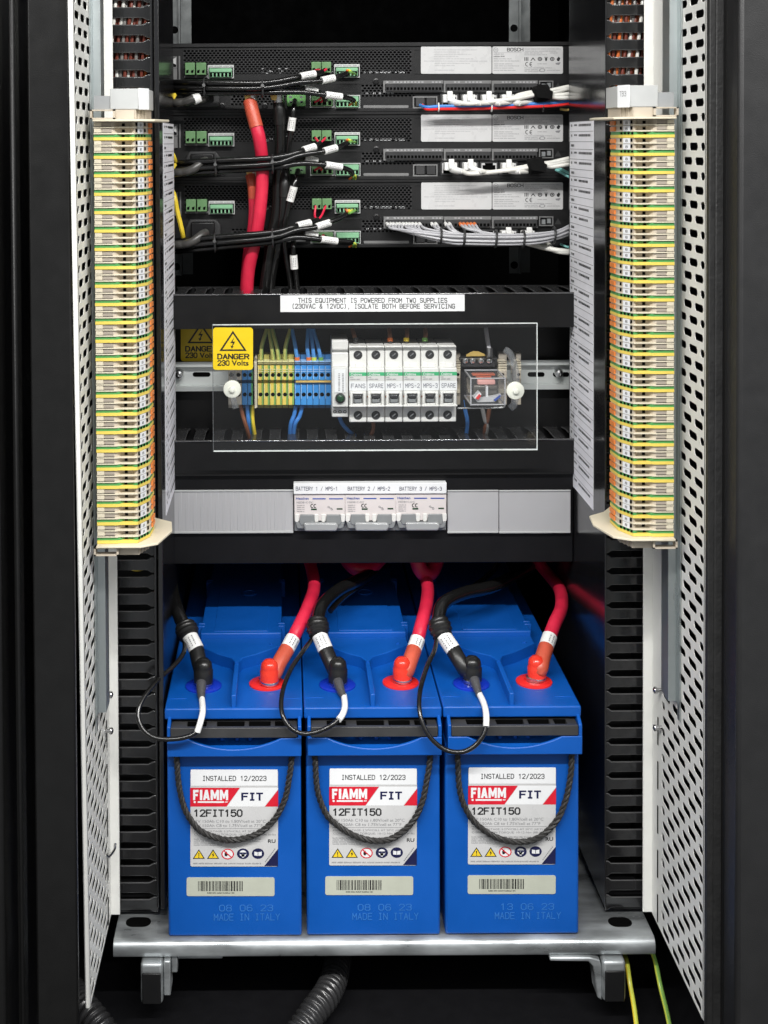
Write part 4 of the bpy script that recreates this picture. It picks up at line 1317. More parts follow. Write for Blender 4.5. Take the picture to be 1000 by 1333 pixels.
for k, (c, lug, slv, wr) in enumerate(sense):
    t = thing('sense_wire', P(*lug[0]), f'thin black sense wire with white sleeve looping from the {names[k]} battery terminal', 'wire', 'battery sense wires')
    sub_tube('lug', 'lug_dark', [P(*p) for p in lug], 0.0038, t, rf=lambda s: 1.35 - 0.55 * s)
    a = [P(*p) for p in slv]
    sub_tube('marker_sleeve', 'sleeve_white', a, 0.0029, t)
    pa = catmull(a, 6)
    mb = MB()
    for i in range(3, len(pa) - 4, 2):
        p = pa[i]
        mb.box(p + Vector((-0.0010, -0.00315, -0.0007)), p + Vector((0.0006, -0.0029, 0.0006)))
    mb.build('sleeve_print', 'print_grey', t, smooth=False)['kind'] = 'stuff'
    sub_tube('sheath', 'cable_black', [P(*p) for p in wr], 0.0022, t, n=10)
# other red and black leads half hidden behind the shelf edge
for pts, m, r, lab in (([(448, 722, 1.50), (462, 738, 1.48), (478, 741, 1.48), (495, 726, 1.50)], 'red_cable', 0.009, 'loop of red cable just under the shelf edge, above the middle battery'),
                       ([(540, 716, 1.46), (548, 742, 1.455), (560, 746, 1.46), (572, 722, 1.48)], 'red_cable', 0.0085, 'short red cable bend under the shelf edge near the third battery'),
                       ([(430, 795, 1.40), (450, 775, 1.43), (476, 758, 1.47), (505, 735, 1.52)], 'cable_black', 0.003, 'thin black wire running beside the middle battery lead'),
                       ([(578, 790, 1.42), (610, 768, 1.46), (640, 745, 1.50), (655, 720, 1.54)], 'cable_black', 0.003, 'thin black wire rising behind the rightmost battery lead')):
    tag(MB().tube(catmull([P(*p) for p in pts], 8), r, 12).build('spare_cable', m), lab, 'cable')

# ------------------------------------------------------------------ three amplifier power units, one above the other
UX0, UX1 = P(205, 100, DU).x, P(741, 100, DU).x
UY = [60.0, 148.5, 237.0]
UH = 84.5
u0 = UY[0]


def make_unit():
    u = thing('power_unit', ((UX0 + UX1) / 2, DU + 0.1, P(500, u0 + UH, DU).z), 'x', 'power unit', 'stacked black power units')
    a, b = P(205, u0, DU), P(741, u0 + UH, DU)
    d = DU - 0.0006
    # face as panels around the vents, so that the vents are real perforations over a dark cavity
    V = [(238, u0 + 5, 536, u0 + 36), (300, u0 + 61, 372, u0 + 77), (470, u0 + 50, 540, u0 + 66)]
    mb = MB()
    xs = [205, 238, 300, 372, 470, 536, 540, 741]
    ys = [u0, u0 + 5, u0 + 36, u0 + 50, u0 + 61, u0 + 66, u0 + 77, u0 + UH]
    for i in range(len(xs) - 1):
        for j in range(len(ys) - 1):
            mx, my = (xs[i] + xs[i + 1]) / 2, (ys[j] + ys[j + 1]) / 2
            if any(v[0] <= mx <= v[2] and v[1] <= my <= v[3] for v in V):
                continue
            p, q = P(xs[i], ys[j], DU), P(xs[i + 1], ys[j + 1], DU)
            mb.add([(p.x, DU, q.z), (q.x, DU, q.z), (q.x, DU, p.z), (p.x, DU, p.z)], [(0, 1, 2, 3)])
    mb.build('face_plate', 'unit_black', u, smooth=False)
    mb = MB()
    mb.box((a.x, DU + 0.012, b.z), (b.x, DU + 0.28, a.z))
    for z in (a.z, b.z):
        mb.box((a.x, DU + 0.0003, z - .0006), (b.x, DU + 0.013, z + .0006))
    mb.build('chassis', 'deep_black', u)
    for z0, z1, dd in ((u0 - 3.2, u0 - 0.7, 0.0016), (u0 + UH - 2.2, u0 + UH - 0.2, 0.0022)):
        MB().pbox(205, z0, 741, z1, DU - dd, DU - 0.0002).build('edge_bead', 'unit_black', u, bevel=0.0006)
    for v in V:
        p, q = P(v[0], v[1], DU), P(v[2], v[3], DU)
        mb = MB()
        perforate(mb, lambda uu, vv, t: (uu, DU + t, vv), p.x, q.x, q.z, p.z, 5.1 * K(DU), 3.05 * K(DU), 3.9 * K(DU), 2.6 * K(DU), 0.0008)
        mb.build('vent_grille', 'mesh_grey', u, smooth=False)
    # things that catch light behind the vents
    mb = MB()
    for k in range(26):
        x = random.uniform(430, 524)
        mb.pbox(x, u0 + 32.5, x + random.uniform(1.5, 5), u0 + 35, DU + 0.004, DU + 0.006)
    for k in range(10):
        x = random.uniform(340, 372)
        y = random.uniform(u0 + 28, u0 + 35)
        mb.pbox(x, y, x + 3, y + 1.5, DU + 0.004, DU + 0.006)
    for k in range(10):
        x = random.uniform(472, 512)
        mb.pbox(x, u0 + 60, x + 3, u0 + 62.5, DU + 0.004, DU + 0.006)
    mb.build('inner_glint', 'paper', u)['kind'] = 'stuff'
    # rating labels
    l1 = MB().pprism(rrect(548, u0 + .5, 640, u0 + 36, 2), d, DU - 0.0001).build('notice_label', 'sticker', u, smooth=False)
    mb = MB()
    for k, (xs_, xe) in enumerate(((565, 621), (565, 598), (565, 614), (565, 597), (565, 616), (552, 634), (566, 613), (566, 592), (566, 592))):
        mb.scrib(xs_, u0 + 4.2 + k * 2.95 + (3 if k > 7 else 0), xe, 1.1, d - 0.0001)
    mb.build('small_print', 'print_soft', l1, smooth=False)
    l2 = MB().pprism(rrect(641, u0 + .5, 733, u0 + 36, 2), d, DU - 0.0001).build('rating_label', 'sticker', u, smooth=False)
    mb = MB()
    mb.mi = 0
    d2 = d - 0.0001
    mb.stext('BOSCH', 660.5, u0 + 2.6, 681, u0 + 6.6, d2, 1.1)
    for k, x in enumerate((686, 694, 703, 711, 719, 727)):
        y = u0 + 16.8
        if k in (2, 4):
            mb.disc(x, y, 3, 2.6, d2, 16, 0.62)
            mb.disc(x, y, 1.2, 1, d2, 8)
        elif k == 5:
            mb.flat([(x - 2.4, y), (x + .5, y - 3), (x + 2.6, y - 1), (x + 1, y + 3), (x - 1.6, y + 2.4)], d2)
        elif k == 1:
            mb.flat([(x - 3.4, y + 2.2), (x, y - 2.2), (x + 3.4, y + 2.2), (x + 2.2, y + 2.2), (x, y - .4), (x - 2.2, y + 2.2)], d2)
        elif k == 0:
            for q in (-2.4, -.4, 1.6):
                mb.flat([(x + q - .8, y - 2.4), (x + q + .2, y - 2.4), (x + q + .2, y + 2.4), (x + q - .8, y + 2.4)], d2)
        else:
            mb.flat([(x - 2.6, y - 2.6), (x + 2.6, y - 2.6), (x + 2.2, y - 1.9), (x - 2.2, y - 1.9)], d2)
            mb.flat([(x - 1.6, y - 1.4), (x + 1.6, y - 1.4), (x + 1, y + 2.4), (x - 1, y + 2.4)], d2)
    for x in (686.5, 692):          # CE mark
        n = 14
        vs = [(x + 2.6 * cos(radians(70 + 220 * k / n)), u0 + 23.6 - 2.9 * sin(radians(70 + 220 * k / n))) for k in range(n + 1)]
        vi = [(x + 1.75 * cos(radians(70 + 220 * k / n)), u0 + 23.6 - 2.05 * sin(radians(70 + 220 * k / n))) for k in range(n + 1)]
        mb.flat(vs + vi[::-1], d2)
    mb.flat([(690, u0 + 23.2), (692.4, u0 + 23.2), (692.4, u0 + 24.1), (690, u0 + 24.1)], d2)
    mb.mi = 1
    mb.disc(645.5, u0 + 5, 3.2, 3.0, d2, 18, 0.8)
    mb.flat([(643.8, u0 + 4.5), (647.2, u0 + 4.5), (647.2, u0 + 5.4), (643.8, u0 + 5.4)], d2)
    mb.scrib(643, u0 + 9.6, 656, 1.5, d2)
    mb.mi = 0
    mb.scrib(643, u0 + 12.6, 657, 1.6, d2)
    mb.mi = 1
    for y, xe in ((16, 666), (18.8, 676), (22.6, 667), (25.2, 676), (28, 669), (31, 671)):
        mb.scrib(643, u0 + y, xe, 1.1, d2)
    for y, xs_, xe in ((3.2, 683, 730), (6, 684, 724), (8.4, 683, 706), (8.4, 716, 726), (10.8, 683, 712), (27.8, 683, 718), (30, 683, 700), (32, 683, 704), (31, 712, 730), (22.5, 700, 712)):
        mb.scrib(xs_, u0 + y, xe, 1.1, d2)
    mb.disc(706, u0 + 31.4, 4, 2.2, d2, 14, 0.7)
    mb.flat([(723, u0 + 22), (730, u0 + 21), (728, u0 + 24.5), (724, u0 + 24)], d2)
    mb.flat([(642.6, u0 + 8.3), (679, u0 + 8.3), (679, u0 + 8.6), (642.6, u0 + 8.6)], d2)
    mb.build('label_print', ['print_black', 'print_grey'], l2, smooth=False)
    # screws
    for x, y in ((489.5, u0 + 46), (289.5, u0 + 78), (228, u0 + 79), (345, u0 + 78)):
        c = P(x, y, DU)
        MB().lathe([(0.0034, 0.0), (0.0034, -0.0008), (0.0020, -0.0012), (0.0018, -0.0004), (0.0003, -0.0004)], (c.x, DU - .0002, c.z), (0, 1, 0), 16).build('panel_screw', 'cover_black', u)

    # plug-in connectors
    def plug(x0, y0, x1, y1, n, m, dep=0.012, lower=True, frame=False):
        o = MB().pbox(x0, y0, x1, y1, DU - dep, DU - 0.0003).build('plug', m, u, bevel=0.0006)
        w = (x1 - x0) / n
        mb = MB()
        for k in range(n):
            cx_ = x0 + w * (k + .5)
            hy = y0 + (y1 - y0) * .72
            if n == 2:
                mb.flat([(cx_ - 1.8, hy - 1.2), (cx_ + 1.8, hy - 2.6), (cx_ + 1.2, hy + 2), (cx_ - 1.6, hy + 2)], DU - dep - 0.0002)
            else:
                mb.pbox(cx_ - w * .32, hy - 2.4, cx_ + w * .32, hy + 2.4, DU - dep - 0.0003, DU - dep + .0002)
        mb.build('wire_entry', 'dark_hole', o, smooth=False)
        if n > 2:
            MB().pbox(x0 + .4, hy - 5.6, x1 - .4, hy - 3.4, DU - dep - 0.0016, DU - dep + .0002).build('plug_ledge', m, o, bevel=0.0003, seg=1)
        return o
    plug(240.8, u0 + 21.5, 253.8, u0 + 37.5, 2, 'green_plug')
    plug(255.2, u0 + 21.5, 268.2, u0 + 37.5, 2, 'green_plug')
    plug(272.3, u0 + 29, 302, u0 + 40.5, 6, 'mint_plug', 0.008)
    plug(405.5, u0 + 20.5, 418, u0 + 34.5, 2, 'green_plug')
    plug(418.8, u0 + 20.5, 431.3, u0 + 34.5, 2, 'green_plug')
    plug(437.5, u0 + 28, 466, u0 + 39, 6, 'mint_plug', 0.008)
    plug(405.5, u0 + 65, 433, u0 + 78, 4, 'green_plug', 0.010)
    plug(437.5, u0 + 65.5, 467, u0 + 79.5, 6, 'mint_plug', 0.008)
    # printed sockets round them
    def sock(x0, y0, x1, y1, m='light_grey', rim=1.1):
        mb = MB()
        for q in ((x0, y0, x1, y0 + rim), (x0, y1 - rim, x1, y1), (x0, y0 + rim, x0 + rim, y1 - rim), (x1 - rim, y0 + rim, x1, y1 - rim)):
            mb.pbox(*q, DU - 0.0025, DU - 0.0002)
        return mb.build('socket_frame', m, u, smooth=False)
    for x0, y0, x1, y1 in ((270.5, u0 + 25.0, 304.5, u0 + 42), (435.2, u0 + 24, 468.5, u0 + 41), (435.5, u0 + 63.8, 469, u0 + 80.8), (403.5, u0 + 63.5, 435, u0 + 80)):
        sock(x0, y0, x1, y1)
    for x0, x1, y in ((271, 304, u0 + 24.6), (436, 468, u0 + 23.6)):
        o = MB().pbox(x0, y, x1, y + 3.2, DU - 0.0028, DU - 0.0002).build('print_strip', 'sticker', u, smooth=False)
        MB().scrib(x0 + 1, y + .8, x1 - 1, 1.6, DU - 0.003).build('strip_print', 'print_grey', o, smooth=False)
    MB().pbox(240, u0 + 38.5, 271, u0 + 41, DU - 0.0015, DU - 0.0002).build('plug_base', 'strip_grey', u, smooth=False)
    # long grey connectors on the right half
    for x0, x1, n in ((499, 577, 16), (577.8, 639.5, 12), (640.3, 700, 12)):
        mb = MB()
        mb.pbox(x0, u0 + 45, x1, u0 + 48.8, DU - 0.004, DU - 0.0002)
        mb.pbox(x0, u0 + 48.8, x0 + 2.4, u0 + 60, DU - 0.004, DU - 0.0002)
        mb.pbox(x0, u0 + 58.2, x1, u0 + 60, DU - 0.004, DU - 0.0002)
        o = mb.build('socket_frame', 'strip_grey', u, smooth=False)
        MB().pbox(x0 + 3, u0 + 48.9, x1 - .6, u0 + 58.1, DU - 0.0065, DU - 0.0005).build('plug', 'plug_black', o, bevel=0.0004, seg=1)
        mb = MB()
        w = (x1 - x0 - 5) / n
        for k in range(n):
            mb.pbox(x0 + 3.6 + w * k + w * .12, u0 + 53.6, x0 + 3.6 + w * k + w * .80, u0 + 57.0, DU - 0.0068, DU - 0.006)
        mb.build('wire_entry', 'dark_hole', o, smooth=False)
        mb = MB()
        for k in range(n):
            if random.random() < .75:
                mb.flat([(x0 + 4 + w * k, u0 + 46), (x0 + 4 + w * k + w * .6, u0 + 46), (x0 + 4 + w * k + w * .6, u0 + 47.8), (x0 + 4 + w * k, u0 + 47.8)], DU - 0.0042)
        mb.build('strip_print', 'print_soft', o, smooth=False)
    # small printed plate, network sockets, dual socket
    MB().pprism(rrect(473, u0 + 77, 532, u0 + 80.5, 1), DU - .001, DU - .0002).build('model_plate', 'strip_grey', u, smooth=False)
    for x0 in (573.5, 599.5, 624.8, 650.3):
        f = sock(x0, u0 + 62, x0 + 23.5, u0 + 79.5, 'plug_black', 2.0)
        MB().pbox(x0 + 1.8, u0 + 63.8, x0 + 21.7, u0 + 77.7, DU - .0008, DU - .0003).build('socket_hole', 'dark_hole', f)
        mb = MB()
        mb.pbox(x0 + 2, u0 + 64, x0 + 3.3, u0 + 77, DU - .0028, DU - .0009)
        mb.pbox(x0 + 20.3, u0 + 64, x0 + 21.6, u0 + 77, DU - .0028, DU - .0009)
        mb.pbox(x0 + 3.3, u0 + 63.9, x0 + 6.5, u0 + 66.4, DU - .0028, DU - .0009)
        mb.pbox(x0 + 17.1, u0 + 63.9, x0 + 20.3, u0 + 66.4, DU - .0028, DU - .0009)
        mb.build('socket_rim', 'sticker', f, smooth=False)
    f = sock(537.5, u0 + 65.5, 569.5, u0 + 81, 'strip_grey', 1.6)
    for x0 in (541.5, 555.5):
        MB().pbox(x0, u0 + 67.5, x0 + 11.5, u0 + 78.5, DU - .004, DU - .0003).build('plug', 'plug_black', f, bevel=0.0004, seg=1)
    f = sock(702, u0 + 45, 720.5, u0 + 57.5, 'strip_grey', 1.3)
    for x0, y0 in ((705.5, 49), (712.5, 47.8)):
        MB().pbox(x0, u0 + y0, x0 + 4.6, u0 + y0 + 6, DU - .003, DU - .0003).build('plug', 'dc_grey', f)
    MB().flat([(726.5, u0 + 47.5), (731, u0 + 55.5), (722, u0 + 55.5)], DU - .0003).build('warning_mark', 'plug_black', u, smooth=False)
    # left edge: small upright sockets and a mains inlet in its cradle
    f = sock(221.5, u0 + 13.5, 230.5, u0 + 28.5, 'strip_grey', 1.2)
    MB().pprism([(223, u0 + 18), (229, u0 + 14.8), (229, u0 + 24), (223, u0 + 21)], DU - .003, DU - .0003).build('latch', 'sticker', f)
    MB().pbox(223.5, u0 + 29, 230.5, u0 + 44, DU - .003, DU - .0003).build('label_plate', 'strip_grey', u)
    MB().pbox(232.6, u0 + 13, 234.8, u0 + 44, DU - .001, DU - .0003).build('print_strip', 'strip_grey', u)
    MB().pprism([(240, u0 + 60), (246, u0 + 48.5), (280, u0 + 48.5), (286, u0 + 56), (286, u0 + 79), (240, u0 + 79)], DU - .006, DU - .0003).build('inlet_plate', 'plug_black', u, bevel=0.001)
    MB().pbox(247, u0 + 50.5, 278, u0 + 72, DU - .020, DU - .006).build('mains_plug', 'cover_black', u, bevel=0.0015)
    return u


M['strip_grey'] = mat('strip_grey', (0.17, 0.17, 0.17), 0.45)
M['plug_black'] = mat('plug_black', (0.035, 0.035, 0.036), 0.40)
random.seed(5)
un = make_unit()
un['label'] = 'topmost black power unit with BOSCH label, red and blue wires below it'
DZ = P(500, UY[1], DU).z - P(500, UY[0], DU).z
un2 = copy_tree(un, (0, 0, DZ), None, 'middle black power unit with BOSCH label, between two identical ones')
un3 = copy_tree(un, (0, 0, DZ * 2), None, 'lowest black power unit with BOSCH label and a sheaf of grey wires')
# the bright green feed plug of the two upper units (one of them half hidden on the third)
for k, o in enumerate((un, un2, un3)):
    y0 = UY[k] + 63.5
    p = MB().pbox(373.5, y0, 398, y0 + 14.5, DU - 0.012, DU - 0.0003).build('feed_plug', ('bright_plug', 'green_plug', 'strip_grey')[k], o, bevel=0.0006)
    mb = MB()
    for xx in (378.5, 392.5):
        for yy in (2.6, 9.2):
            mb.disc(xx, y0 + yy, 2.0, 1.7, DU - 0.0122, 12)
    mb.build('plug_screw', 'dc_grey', p, smooth=False)
    mb = MB()
    for xx in (378.5, 392.5):
        mb.disc(xx + .3, y0 + 9.6, 1.3, 1.0, DU - 0.0124, 10)
    mb.build('wire_entry', 'dark_hole', p, smooth=False)

# ------------------------------------------------------------------ trunking, mounting plates, filler strips
def trunk(y0, y1, yback, lab, label_strip=False):
    a, b = P(222, y0, DT), P(748, y1, DT)
    zt = a.z
    dback = (P(500, yback, 1.0).z - CAMZ)
    dbk = DT * (y0 - 183) / (yback - 183)
    t = thing('slotted_trunking', ((a.x + b.x) / 2, DT + 0.03, b.z), lab, 'trunking')
    MB().box((a.x, DT, b.z), (b.x, DT + 0.002, zt + 0.001)).build('cover', 'cover_black', t, bevel=0.0007)
    MB().box((a.x, DT - 0.0012, zt - 0.0008), (b.x, DT + 0.0022, zt + 0.0013)).build('cover_lip', 'lip_gloss', t, bevel=0.0010, seg=3)
    pitch = 25.1 * K(DT)
    n = int((b.x - a.x) / pitch)
    h = pitch * 0.58
    ln = dbk - DT
    mb = MB()
    x0 = a.x + pitch * .15
    mb.prism([(x0, DT + 0.0025), (x0 + h, DT + 0.0025), (x0 + h, DT + ln * .78), (x0 + h + (pitch - h) * .42, DT + ln), (x0 - (pitch - h) * .42, DT + ln), (x0, DT + ln * .78)], lambda u, v, q: (u, v, q), zt - 0.0022, zt - 0.0004)
    f = mb.build('finger', ['comb_black', 'arris_highlight'], t, bevel=0.0007, seg=2)
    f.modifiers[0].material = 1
    for k in range(1, n + 1):
        copy_part(f, (k * pitch, 0, 0), t)
    mb = MB()
    mb.box((a.x, dbk, b.z), (b.x, dbk + 0.002, zt))
    mb.box((a.x, DT + 0.0022, b.z), (b.x, dbk, b.z + 0.002))
    mb.box((a.x, DT + 0.0022, zt - 0.012), (b.x, DT + 0.0036, zt - 0.0023))
    mb.build('trough', 'duct_black', t)
    return t, dbk


t1, dbk1 = trunk(384.5, 426, 373.5, 'upper black slotted trunking bearing the white TWO SUPPLIES notice')
t2, dbk2 = trunk(575, 617, 556, 'lower black slotted trunking beneath the breakers and terminals')
nt_ = MB().pbox(365, 384, 605, 405, DT - 0.0008, DT - 0.0001).build('notice_label', 'paper', t1, smooth=False)
mb = MB()
mb.stext('THIS EQUIPMENT IS POWERED FROM TWO SUPPLIES', 388.5, 388.2, 582, 393.8, DT - 0.0010, 0.95)
mb.stext('(230VAC & 12VDC), ISOLATE BOTH BEFORE SERVICING', 380, 395.8, 592, 401.4, DT - 0.0010, 0.95)
mb.build('lettering', 'print_black', nt_, smooth=False)
# coloured wire ends showing in the upper trunking slots
for x, m, nm in ((404, 'white_wire', 'leftmost white'), (430, 'yellow_wire', 'leftmost yellow'), (454, 'yellow_wire', 'second yellow'), (483, 'lime_wire', 'leftmost lime'), (508, 'lime_wire', 'middle lime'), (534, 'lime_wire', 'rightmost lime'), (560, 'orange_wire', 'only orange'), (586, 'white_wire', 'rightmost white')):
    q = P(x, 383, DT + .02)
    o = MB().tube(catmull([q + Vector((-.004, .012, -.004)), q + Vector((0, .004, -.0032)), q + Vector((.004, -.010, -.006))], 4), 0.002, 8).build('trunking_wire', m)
    tag(o, f'{nm} wire end peeping through a slot of the upper trunking', 'wire', 'wire ends in the upper trunking')
BPX0, BPX1 = P(200, 500, 1.452).x, P(770, 500, 1.452).x
# back plate of the wiring field
pl = MB().box((BPX0, 1.466, P(500, 640, 1.466).z), (BPX1, 1.469, P(500, 400, 1.466).z)).build('mounting_plate', 'cover_black')
tag(pl, 'flat black back plate behind the rail, breakers and terminals', 'plate')
# lower shelf front, above the batteries
sf = thing('shelf_front', (0.09, DT, P(500, 733, DT).z), 'black shelf front with upper recess, directly above the batteries', 'shelf')
mb = MB()
MB().box((P(214, 690, 1.404).x, 1.404, P(500, 733, 1.404).z), (P(746, 690, 1.404).x, 1.408, P(500, 616, 1.404).z)).build('front_plate', 'black_paint', sf, bevel=0.0008)
MB().box((P(214, 690, 1.404).x, 1.408, P(500, 733, 1.404).z + 0.0005), (P(746, 690, 1.404).x, 1.52, P(500, 733, 1.404).z + 0.0025)).build('shelf_sheet', 'black_paint', sf)
MB().box((P(228, 690, 1.40).x, 1.3985, P(500, 617.8, DT).z), (P(743, 690, 1.40).x, 1.4038, P(500, 616.6, DT).z)).build('edge_strip', 'unit_black', sf)
for nm, x0, x1, lab in (('left', 218, 382, 'long grey blanking strip left of the battery breakers'), ('mid', 582.6, 649.3, 'short grey blanking strip touching the BATTERY 3 breaker'), ('right', 650, 743, 'outer grey blanking strip right of the short one')):
    o = thing('blanking_strip', ((P(x0, 694, DT).x + P(x1, 694, DT).x) / 2, DT, P(500, 694, DT).z), lab, 'blanking strip')
    MB().pbox(x0, 639, x1, 693.6, DT, DT + .0037).build('face', 'filler_grey', o, bevel=0.0006)
    MB().pbox(x0, 691.9, x1, 694, DT - .0012, DT - .0001).build('lower_lip', 'light_grey', o, bevel=0.0004)
    MB().pbox(x0, 638.2, x1, 639.8, DT - .0010, DT - .0001).build('upper_lip', 'light_grey', o, bevel=0.0004)
    if nm == 'left':
        g = None
        for k in range(15):
            xx = 232 + k * 9.7
            if g is None:
                g = MB().pbox(xx, 640, xx + 4.8, 691.5, DT - .0002, DT + .0005).build('moulded_rib', 'filler_grey', o, bevel=0.0002, seg=1)
            else:
                copy_part(g, (9.7 * k * K(DT), 0, 0), o)

# battery breakers
nb = thing('name_strip', P(482, 643, DT), 'white name strip reading BATTERY 1, 2 and 3 above the battery breakers', 'name strip')
MB().pbox(382.3, 629.5, 581.5, 642.5, DT - .006, DT + .0037).build('strip', 'paper', nb, bevel=0.0005)
mb = MB()
for t, x0, x1 in (('BATTERY 1 / MPS-1', 385.5, 439.5), ('BATTERY 2 / MPS-2', 453, 507.5), ('BATTERY 3 / MPS-3', 520.5, 575)):
    mb.stext(t, x0, 633.9, x1, 638.4, DT - .0063, 0.8)
mb.build('lettering', 'print_navy', nb, smooth=False)


def dc_breaker():
    o = thing('battery_breaker', P(416, 692, DT), 'x', 'breaker', 'double breakers for the batteries')
    x0, x1 = 383.2, 449.3
    MB().pbox(x0, 643.2, x1, 678, DT - .004, DT + .0037).build('body', 'dc_body', o, bevel=0.0006)
    MB().pbox(x0, 678, x1, 691, DT + .0012, DT + .0037).build('lower_body', 'dc_grey', o, bevel=0.0006)
    d = DT - .0043
    mb = MB()
    mb.mi = 0
    mb.ptext('Heschen', 385.5, 647.3, 402, 650.3, d, 0.02)
    mb.flat([(407, 648.6), (424, 648.6), (424, 650), (407, 650)], d)
    mb.flat([(428.5, 648.6), (446.5, 648.6), (446.5, 650), (428.5, 650)], d)
    mb.mi = 1
    mb.ptext('HSDB1C-DC', 386.5, 652.8, 408, 655.2, d)
    for k in range(4):
        mb.scrib(387, 657.4 + k * 2.6, 396.5, 1.2, d)
    for x in (431,):
        mb.disc(x - 3, 660, 1.4, 1.2, d, 10, .6)
        mb.disc(x + 1, 663, 1.4, 1.2, d, 10, .6)
        mb.flat([(x - 2.4, 661), (x + 1.5, 661), (x + 1.5, 661.6), (x - 2.4, 661.6)], d)
    mb.mi = 2
    for x in (406.5, 410.5):
        n = 12
        vs = [(x + 2.3 * cos(radians(60 + 240 * k / n)), 658.6 - 2.6 * sin(radians(60 + 240 * k / n))) for k in range(n + 1)]
        vi = [(x + 1.3 * cos(radians(60 + 240 * k / n)), 658.6 - 1.6 * sin(radians(60 + 240 * k / n))) for k in range(n + 1)]
        mb.flat(vs + vi[::-1], d)
    mb.mi = 3
    mb.flat([(405, 662), (412.5, 662), (412.5, 664), (405, 664)], d)
    mb.flat([(438.5, 661.6), (446, 661.6), (446, 663.4), (438.5, 663.4)], d)
    mb.build('label_print', ['print_blue', 'print_grey', 'print_black', 'lens_green'], o, smooth=False)
    for xa in (391, 425.5):
        tg = MB()
        tg.pprism([(xa, 670), (xa + 18, 670), (xa + 19.5, 680), (xa + 17, 684), (xa + 1, 684), (xa - 1.5, 680)], DT - .0058, DT + .002)
        tg.build('toggle', 'dc_grey', o, bevel=0.0008)
        for xs_ in (xa - 7, xa + 18.5):
            MB().pprism([(xs_, 669.5), (xs_ + 5.5, 669.5), (xs_ + 5.5, 678), (xs_ + 4, 680), (xs_ + 1, 680), (xs_, 678)], DT - .0054, DT - .0040).build('cheek', 'mcb_white', o, bevel=0.0005)
    MB().pprism([(395.5, 681), (438, 681), (441, 685.5), (438, 692), (396.5, 692)], DT - .0095, DT - .0052).build('tie_bar', 'gloss_grey', o, bevel=0.0018, seg=3)
    MB().pprism([(385, 680), (449, 680), (447, 687), (444, 688.5), (387, 688.5)], DT - .0051, DT - .001).build('bar_base', 'dc_grey', o, bevel=0.0008)
    return o


db = dc_breaker()
db['label'] = 'double grey-toggle breaker under the words BATTERY 1 / MPS-1'
copy_tree(db, (66.4 * K(DT), 0, 0), None, 'double grey-toggle breaker under the words BATTERY 2 / MPS-2')
copy_tree(db, (132.6 * K(DT), 0, 0), None, 'double grey-toggle breaker under the words BATTERY 3 / MPS-3')

# ------------------------------------------------------------------ wiring field: rail, terminals, breakers, relay
DR = 1.452
rail = thing('din_rail', P(480, 505, DR), 'horizontal zinc rail carrying terminals, breakers and relay', 'rail')
xa, xb = BPX0 + 0.012, BPX1 - 0.012
zt, zbm = P(500, 470, DR).z, P(500, 508, DR).z
hh = zt - zbm
prof = [(DR, 0), (DR, hh * .17), (DR + 0.007, hh * .18), (DR + 0.007, hh * .82), (DR, hh * .83), (DR, hh), (DR + 0.0012, hh), (DR + 0.0012, hh * .86), (DR + 0.0082, hh * .85), (DR + 0.0082, hh * .15), (DR + 0.0012, hh * .14), (DR + 0.0012, 0)]
MB().prism(prof, lambda u, v, t: (t, u, zbm + v), xa, xb).build('rail_bar', 'zinc_rail', rail, smooth=False)
for px0, px1 in ((251, 274), (212, 234), (687, 709), (720, 741)):
    MB().pprism(rrect(px0, 484.5, px1, 490.5, 2.9), DR + 0.0066, DR + 0.0072).build('rail_slot', 'dark_hole', rail, smooth=False)
for px, py in ((233.5, 487.5), (728, 486)):
    c = P(px, py, DR)
    mb = MB()
    mb.lathe([(0.0044, 0.006), (0.0046, -0.001), (0.0038, -0.003), (0.0015, -0.0038), (0.0013, -0.0022), (0.0002, -0.0022)], (c.x, DR, c.z), (0, 1, 0), 16)
    mb.build('rail_screw', 'steel', rail)

tk = [0]


def term_block(x0, x1, m_lo, m_hi, mdim, label, yb=0):
    """one clamp terminal on the rail: tall dim back, stepped front with two round entries"""
    g = 0.25
    o = MB()
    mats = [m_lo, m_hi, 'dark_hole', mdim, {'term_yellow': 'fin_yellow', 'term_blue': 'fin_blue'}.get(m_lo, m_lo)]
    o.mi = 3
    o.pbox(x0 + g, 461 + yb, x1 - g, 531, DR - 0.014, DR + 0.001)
    o.mi = 0
    d0 = DR - 0.030
    xm = x0 + (x1 - x0) * .66 if m_hi != m_lo else x1 - g
    segs = ((476, 494.5, d0), (494.5, 499.5, d0 + 0.009), (499.5, 527, d0))
    for y0, y1, d in segs:
        o.mi = 0
        o.pbox(x0 + g, y0, xm, y1, d, DR - 0.014)
        if m_hi != m_lo:
            o.mi = 1
            o.pbox(xm, y0, x1 - g, y1, d, DR - 0.014)
    # finned top
    for k in range(3):
        o.mi = 4
        o.pbox(x0 + g, 470 + k * 2.3, x1 - g, 471.2 + k * 2.3, DR - 0.026, DR - 0.014)
    o.mi = 4
    o.pbox(x0 + g, 477.0, x0 + g + .9, 494, d0 - 0.0012, d0 + .002)
    o.pbox(x0 + g, 500, x0 + g + .9, 519, d0 - 0.0012, d0 + .002)
    for y in (480.5, 483.2):
        o.pbox(x0 + g, y, x1 - g, y + .7, d0 - 0.0010, d0 + .002)
    o.mi = 2
    cx_ = (x0 + x1) / 2
    for y in (488, 513.5):
        o.disc(cx_, y, (x1 - x0) * .34, 2.6, d0 - 0.0003, 12)
    o.mi = 0
    ob = o.build('terminal_block', mats, None, smooth=False)
    return ob


